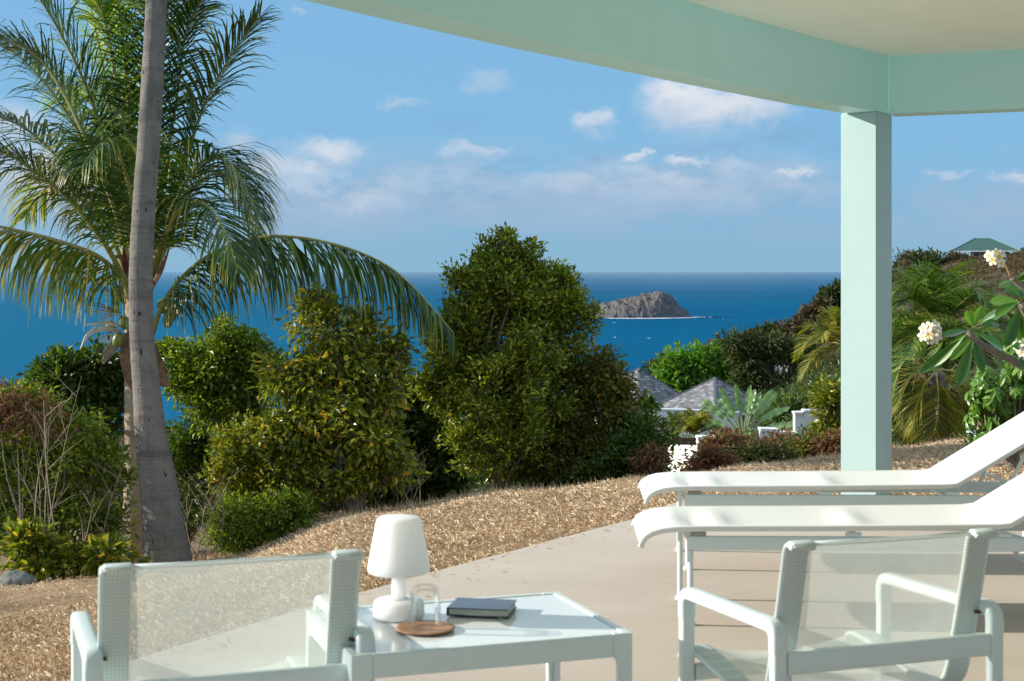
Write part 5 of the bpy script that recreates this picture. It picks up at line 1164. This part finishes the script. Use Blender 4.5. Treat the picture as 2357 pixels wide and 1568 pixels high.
def hill_house():
    d = 215; s = d / FD; c = at(2262, 580, d); root = thing('hill_house', 'cream house with dark green hipped roof on top of the brown hill', 'house', (c.x, c.y, c.z - 1.2), R(-12))
    cream = principled('cream_wall', (.75, .68, .52), .8, .2); green = principled('green_metal_roof', (.012, .075, .060), .45, .4, vary=.1, vscale=.6); dk = principled('dark_glass', (.02, .025, .03), .2, .5); wt = principled('white_trim', (.8, .8, .78), .6)
    w, dp, zr = 74 * s, 4.2, 1.3
    mb = MB(); mb.box((.9, 0, .2), (2 * w - 4.4, 2 * dp - 2.4, 2.6)); mb.build('wall', cream, root)
    r = 20 * s * .5; h = 30 * s
    mb = MB(); mb.add([(-w, -dp, zr), (w, -dp, zr), (w, dp, zr), (-w, dp, zr), (-r - .4, 0, zr + h), (r + .4, 0, zr + h)], [(0, 1, 5, 4), (1, 2, 5), (2, 3, 4, 5), (3, 0, 4), (3, 2, 1, 0)]); mb.build('roof', green, root)
    for a, b in (((-w, -dp), (-r - .4, 0)), ((w, -dp), (r + .4, 0))):
        mb = MB(); mb.tube([(a[0], a[1], zr + .03), (b[0], b[1], zr + h + .03)], .07, 5); mb.build('hip_cap', principled('pale_green_cap', (.12, .25, .22), .5), root)
    mb = MB(); mb.box((0, -dp - .02, zr - .06), (2 * w, .1, .14)); mb.build('fascia', wt, root)
    for x in (-1.2, 1.0, 2.6):
        mb = MB(); mb.box((x, -dp + 1.19, .25), (1.0, .1, 1.5)); fr = mb.build('window', wt, root); mb = MB(); mb.box((x, -dp + 1.12, .25), (.8, .06, 1.3)); mb.build('pane', dk, fr)
    mb = MB()
    for k in range(5): mb.box((-w - 1.2 - k * .55, -1, .1), (.12, .12, 1.9))
    mb.box((-w - 2.2, -1, 1.1), (3.2, .2, .14)); tag(mb.build('pergola', wt, root), kind='stuff')
hill_house()

# ------------------------------------------------------------------ trees on the slope and hill
tree('tree', 'fresh light green broad crowned tree directly behind the pavilion roofs', 'tree', 95, 1600,
     [(1560, 862, 48, 28), (1610, 850, 62, 32), (1670, 850, 50, 40), (1525, 872, 26, 16), (1640, 880, 60, 40), (1585, 905, 40, 30), (1660, 818, 28, 16)], 'lush', 420, 14, .42, .55, tr=.3, nl=24, spread=.8, big=False, upright=.1)
tree('conifer', 'large dark spreading conifer right of the light green tree', 'tree', 78, 1790,
     [(1705, 788, 50, 9), (1770, 795, 60, 14), (1725, 815, 52, 10), (1800, 825, 64, 14), (1700, 845, 40, 12), (1780, 850, 70, 16), (1740, 872, 50, 14), (1860, 880, 46, 26), (1790, 905, 66, 30), (1830, 950, 62, 40), (1700, 930, 36, 40), (1690, 780, 28, 12), (1880, 930, 30, 40)], 'olive', 520, 20, .32, .3, tr=.25, nl=30, spread=.75, shell=.2)
tree('tree', 'dark green tree mass below the conifer and above the garden walls', 'tree', 60, 1850, [(1850, 960, 60, 34), (1790, 965, 50, 26), (1890, 920, 36, 40)], 'dark', 220, 18, .22, .5, tr=.15, nl=12, spread=.5)
tree('tree', 'small yellow green shrub tree left of the light green tree', 'tree', 100, 1495, [(1487, 852, 12, 14), (1512, 850, 14, 12), (1540, 838, 12, 18)], 'olive', 60, 16, .32, .5, tr=.1, nl=6, spread=.5)
tree('tree', 'lone dark tree on the skyline at the column left edge', 'tree', 130, 1915, [(1915, 683, 24, 18), (1930, 675, 14, 14), (1940, 690, 20, 16)], 'olive', 90, 16, .5, .5, tr=.2, nl=12, spread=.7)
tree('tree', 'brownish pointed tree on the slope below the skyline tree', 'tree', 120, 1880, [(1878, 730, 24, 26), (1862, 760, 30, 26), (1886, 712, 10, 14)], 'scrub', 130, 16, .5, .45, tr=.2, nl=12, spread=.7)
for i, (x, y, rx, ry, lab, lf) in enumerate(((1825, 768, 34, 26, 'brownish tree on the headland just above the right side of the dark conifer', 'scrub'), (1775, 775, 32, 16, 'low dark tree on the headland above the conifer', 'olive'), (1740, 782, 26, 14, 'reddish brown scrubby tree at the conifer crown, above its left half', 'scrub'), (1660, 805, 30, 10, 'flat reddish scrub tree above the light green tree', 'brown'), (1868, 795, 40, 30, 'large brown leafless looking tree above the third grey roof', 'scrub'), (1915, 735, 30, 34, 'brown green tree on the slope against the column left edge', 'olive'))):
    tree('hillside_tree', lab, 'tree', 112 + i * 3, x, [(x, y, rx, ry), (x - rx * .4, y + ry * .6, rx * .7, ry * .7), (x + rx * .5, y + ry * .5, rx * .6, ry * .7)], lf, 110, 16, .42, .45, tr=.15, nl=10, spread=.6, group='trees on the headland slope')
tree('shrub', 'dark evergreen scrub on the hilltop left of the green roofed house', 'shrub', 205, 2120, [(2110, 618, 34, 22), (2145, 610, 32, 16), (2090, 640, 30, 20), (2180, 618, 20, 14), (2075, 665, 18, 14)], 'olive', 330, 18, .7, .4, tr=.0, nl=10, spread=1.2)
tree('shrub', 'pale leafless scrub standing at the hill shoulder beside the column', 'shrub', 200, 2075, [(2078, 606, 14, 14), (2070, 625, 12, 14)], 'scrub', 16, 10, .7, .3, tr=.0, nl=30, spread=1, bark=twig_pale)
tree('shrub', 'grey brown bush in front of the green roofed house', 'shrub', 204, 2215, [(2205, 606, 20, 12), (2225, 614, 24, 12)], 'scrub', 110, 16, .7, .4, tr=.0, nl=14, spread=1)
def scatter_scrub(name, label, pick, n, L, mat, seed, per=22, hgt=1.):
    """many small bushes: leaf size L x distance (metres), height from hgt"""
    rng = np.random.default_rng(seed)
    x, d = pick(rng, n * 4); keep = ~((x > 1520) & (x < 1910) & (d < 37)) & ~((x > 1420) & (x < 1760) & (d > 55) & (d < 88)); x, d = x[keep], d[keep]
    X = (x - CX) / FD * d; keep = fractal_mask(X, d); X, d = X[keep][:n], d[keep][:n]; Z = ground(X, d); m = len(X)
    s = hgt * np.where(d > 72, .30 + .0026 * d, .30 + .0062 * d) * rng.uniform(.5, 1.4, m); rep = np.repeat(np.arange(m), per); k = len(rep); o = nrm(rng.normal(size=(k, 3))) * rng.random((k, 1)) ** .5; o[:, 2] = np.abs(o[:, 2])
    C = np.stack([X, d, Z], -1)[rep] + o * s[rep][:, None] * np.array([1.3, 1.3, .9])
    Dv = nrm(o + rng.normal(size=(k, 3)) * .5); U = nrm(rng.normal(size=(k, 3)) * .6 + np.array([0, 0, 1])); Ls = L * d[rep] * rng.uniform(.6, 1.4, k)
    V, F = leaf_arrays(C, Dv, U, Ls, Ls * .5); tag(mesh_np(name, V, F, mat), label, 'ground cover', kind='stuff')
def fractal_mask(X, d): return np.array([pnoise(Vector((a * .11, b * .05, 1))) > -.12 for a, b in zip(X, d)])
def slope(rng, n): d = np.exp(rng.uniform(math.log(75), math.log(240), n)); return rng.uniform(1500, 2480, n), d
scatter_scrub('hillside_scrub', 'dry brown scrub covering the hillside and headland', slope, 4200, .0019, LM['scrub'], 21, per=40)
def slope2(rng, n): d = np.exp(rng.uniform(math.log(70), math.log(230), n)); return rng.uniform(1480, 2140, n), d
scatter_scrub('hillside_bushes', 'olive green bushes scattered over the headland slope', slope2, 1500, .0019, LM['olive'], 22, hgt=1.5, per=60)
def low(rng, n): return rng.uniform(-300, 2500, n), np.exp(rng.uniform(math.log(22), math.log(70), n))
scatter_scrub('valley_bushes', 'dense green bushes filling the valley below the lawn', low, 1500, .0032, LM['dark'], 23, hgt=1.3, per=60)
tree('shrub', 'dense dark bush with pale gaps immediately right of the column', 'shrub', 21, 2090, [(2085, 930, 40, 50), (2070, 870, 24, 40), (2110, 970, 30, 30), (2080, 990, 40, 22)], 'dark', 220, 20, .06, .5, tr=.03, nl=20, spread=.16)
tree('dry_shrub', 'reddish dry bush behind the palm trunks right of the column', 'shrub', 23, 2125, [(2120, 900, 26, 20), (2205, 930, 24, 20)], 'brown', 90, 16, .08, .4, tr=.0, nl=12, bark=twig_pale, spread=.2)
tree('shrub', 'green leafy undergrowth behind the umbrella shrub at the right edge', 'shrub', 13.5, 2330, [(2300, 1040, 60, 20), (2350, 1000, 60, 40), (2345, 930, 50, 60)], 'bright', 170, 20, .07, .45, tr=.03, nl=20, spread=.16)

# ------------------------------------------------------------------ mown straw on the lawn
def build_straw():
    rng = np.random.default_rng(5); n = 380000
    a = rng.uniform(-260, 2650, n); d = np.exp(rng.uniform(math.log(4.2), math.log(19), n)) ; x = (a - CX) / FD * d
    k = ~in_poly(x, d); x, d = x[k], d[k]
    # thin towards the shaded bank on the left
    bank = d > np.interp(CX + x / d * FD, [0, 240, 330, 420], [7.6, 8.4, 10.5, 40]); keep = ~(bank & (rng.random(len(x)) > .07)); x, d = x[keep], d[keep]; n = len(x)
    far = d > np.interp(CX + x / d * FD, [0, 450, 850, 1200, 1500, 1940, 2500], [10.5, 13.6, 13.8, 14.2, 14.4, 17, 20]); k = ~far | (rng.random(n) < .25); x, d = x[k], d[k]; n = len(x)
    pn = np.array([pnoise(Vector((p * 2.1, q * 2.1, 0))) + .5 * pnoise(Vector((p * 7, q * 7, 2))) for p, q in zip(x, d)]); k = pn > rng.uniform(-.9, .25, n); x, d = x[k], d[k]; n = len(x)
    bumps = np.zeros(n); z = ground(x, d) + .004
    L = rng.uniform(.012, .045, n) * (.7 + d * .05); W = rng.uniform(.0014, .0034, n) * (.6 + d * .07)
    D = nrm(np.stack([rng.normal(size=n), rng.normal(size=n), np.abs(rng.normal(size=n)) * .45], -1)); up = rng.random(n) < .07; D[up] = nrm(D[up] * .4 + np.array([0, 0, 1.])); S = nrm(np.cross(D, np.array([0, 0, 1.]) + rng.normal(size=(n, 3)) * .5))
    P = np.stack([x, d, z + rng.uniform(-.004, .012, n)], -1); L = L[:, None]; W = W[:, None]
    V = np.stack([P - S * W / 2, P + S * W / 2, P + D * L * .6 + S * W * .45 + np.array([0, 0, .006]), P + D * L], 1).reshape(-1, 3); q = np.arange(n) * 4
    F = np.stack([q, q + 1, q + 2, q + 3], -1)
    m = leafmat('straw', [(0, (.22, .15, .095)), (.4, (.46, .335, .215)), (.8, (.64, .49, .33)), (1, (.74, .60, .44))], .12, .7, .2, tint=(.75, .68, .62), tcol=(1, 1, 1), gain=1.22)
    tag(mesh_np('dry_grass', V, F, m), 'dry mown straw covering the sloping lawn', 'grass', kind='stuff')
    # straws blown on to the concrete
    k = 380; i = rng.integers(1, 11, k); u = rng.random(k); E0 = PXY[i] * (1 - u)[:, None] + PXY[i + 1] * u[:, None]; tv = PXY[i + 1] - PXY[i]; nn = nrm(np.stack([tv[:, 1], -tv[:, 0]], -1)); q = E0 + nn * rng.exponential(.13, k)[:, None]
    ok = in_poly(q[:, 0], q[:, 1]); q = q[ok]; k = len(q); D = nrm(np.stack([rng.normal(size=k), rng.normal(size=k), np.abs(rng.normal(size=k)) * .1], -1)); P = np.stack([q[:, 0], q[:, 1], np.full(k, .003)], -1)
    Vs, Fs = leaf_arrays(P, D, np.tile([0, 0, 1.], (k, 1)), rng.uniform(.012, .05, k), np.full(k, .004)); stray = (Vs, Fs)
    # taller dry stalks along the edge
    tag(mesh_np('loose_straw', stray[0], stray[1], m), 'loose straws blown on to the patio edge', 'straw', kind='stuff')
    n = 1500; a = rng.uniform(420, 2300, n); de = np.interp(a, [450, 850, 1200, 1500, 1940, 2240], [13.4, 13.5, 13.9, 14.0, 16, 18]) + rng.normal(size=n) * .25; x = (a - CX) / FD * de; z = ground(x, de)
    P = np.stack([x, de, z], -1); D = nrm(np.stack([rng.normal(size=n) * .35, rng.normal(size=n) * .3, np.ones(n)], -1)); S = np.tile([1., 0, 0], (n, 1)); L = rng.uniform(.03, .12, n)[:, None]; W = .0035
    V = np.stack([P - S * W, P + S * W, P + D * L], 1).reshape(-1, 3); q = np.arange(n) * 3
    tag(mesh_np('tall_straw', V, np.stack([q, q + 1, q + 2], -1), m), 'taller dry stalks fringing the edge of the lawn', 'grass', kind='stuff')
    for i, (gx, gd) in enumerate(((500, 12.3),)):
        g = gpt(gx, gd); n = 90; P = np.tile([g.x, g.y, g.z], (n, 1)) + rng.normal(size=(n, 3)) * [.05, .05, 0]; D = nrm(np.stack([rng.normal(size=n) * .5, rng.normal(size=n) * .5, np.ones(n)], -1)); V, F = leaf_arrays(P, D, rng.normal(size=(n, 3)), rng.uniform(.04, .09, n), np.full(n, .006))
        tag(mesh_np('grass_tuft', V, F, LM['bright']), 'small fresh green tuft on the lawn right of the tall palm trunk', 'grass', kind='stuff')
build_straw()
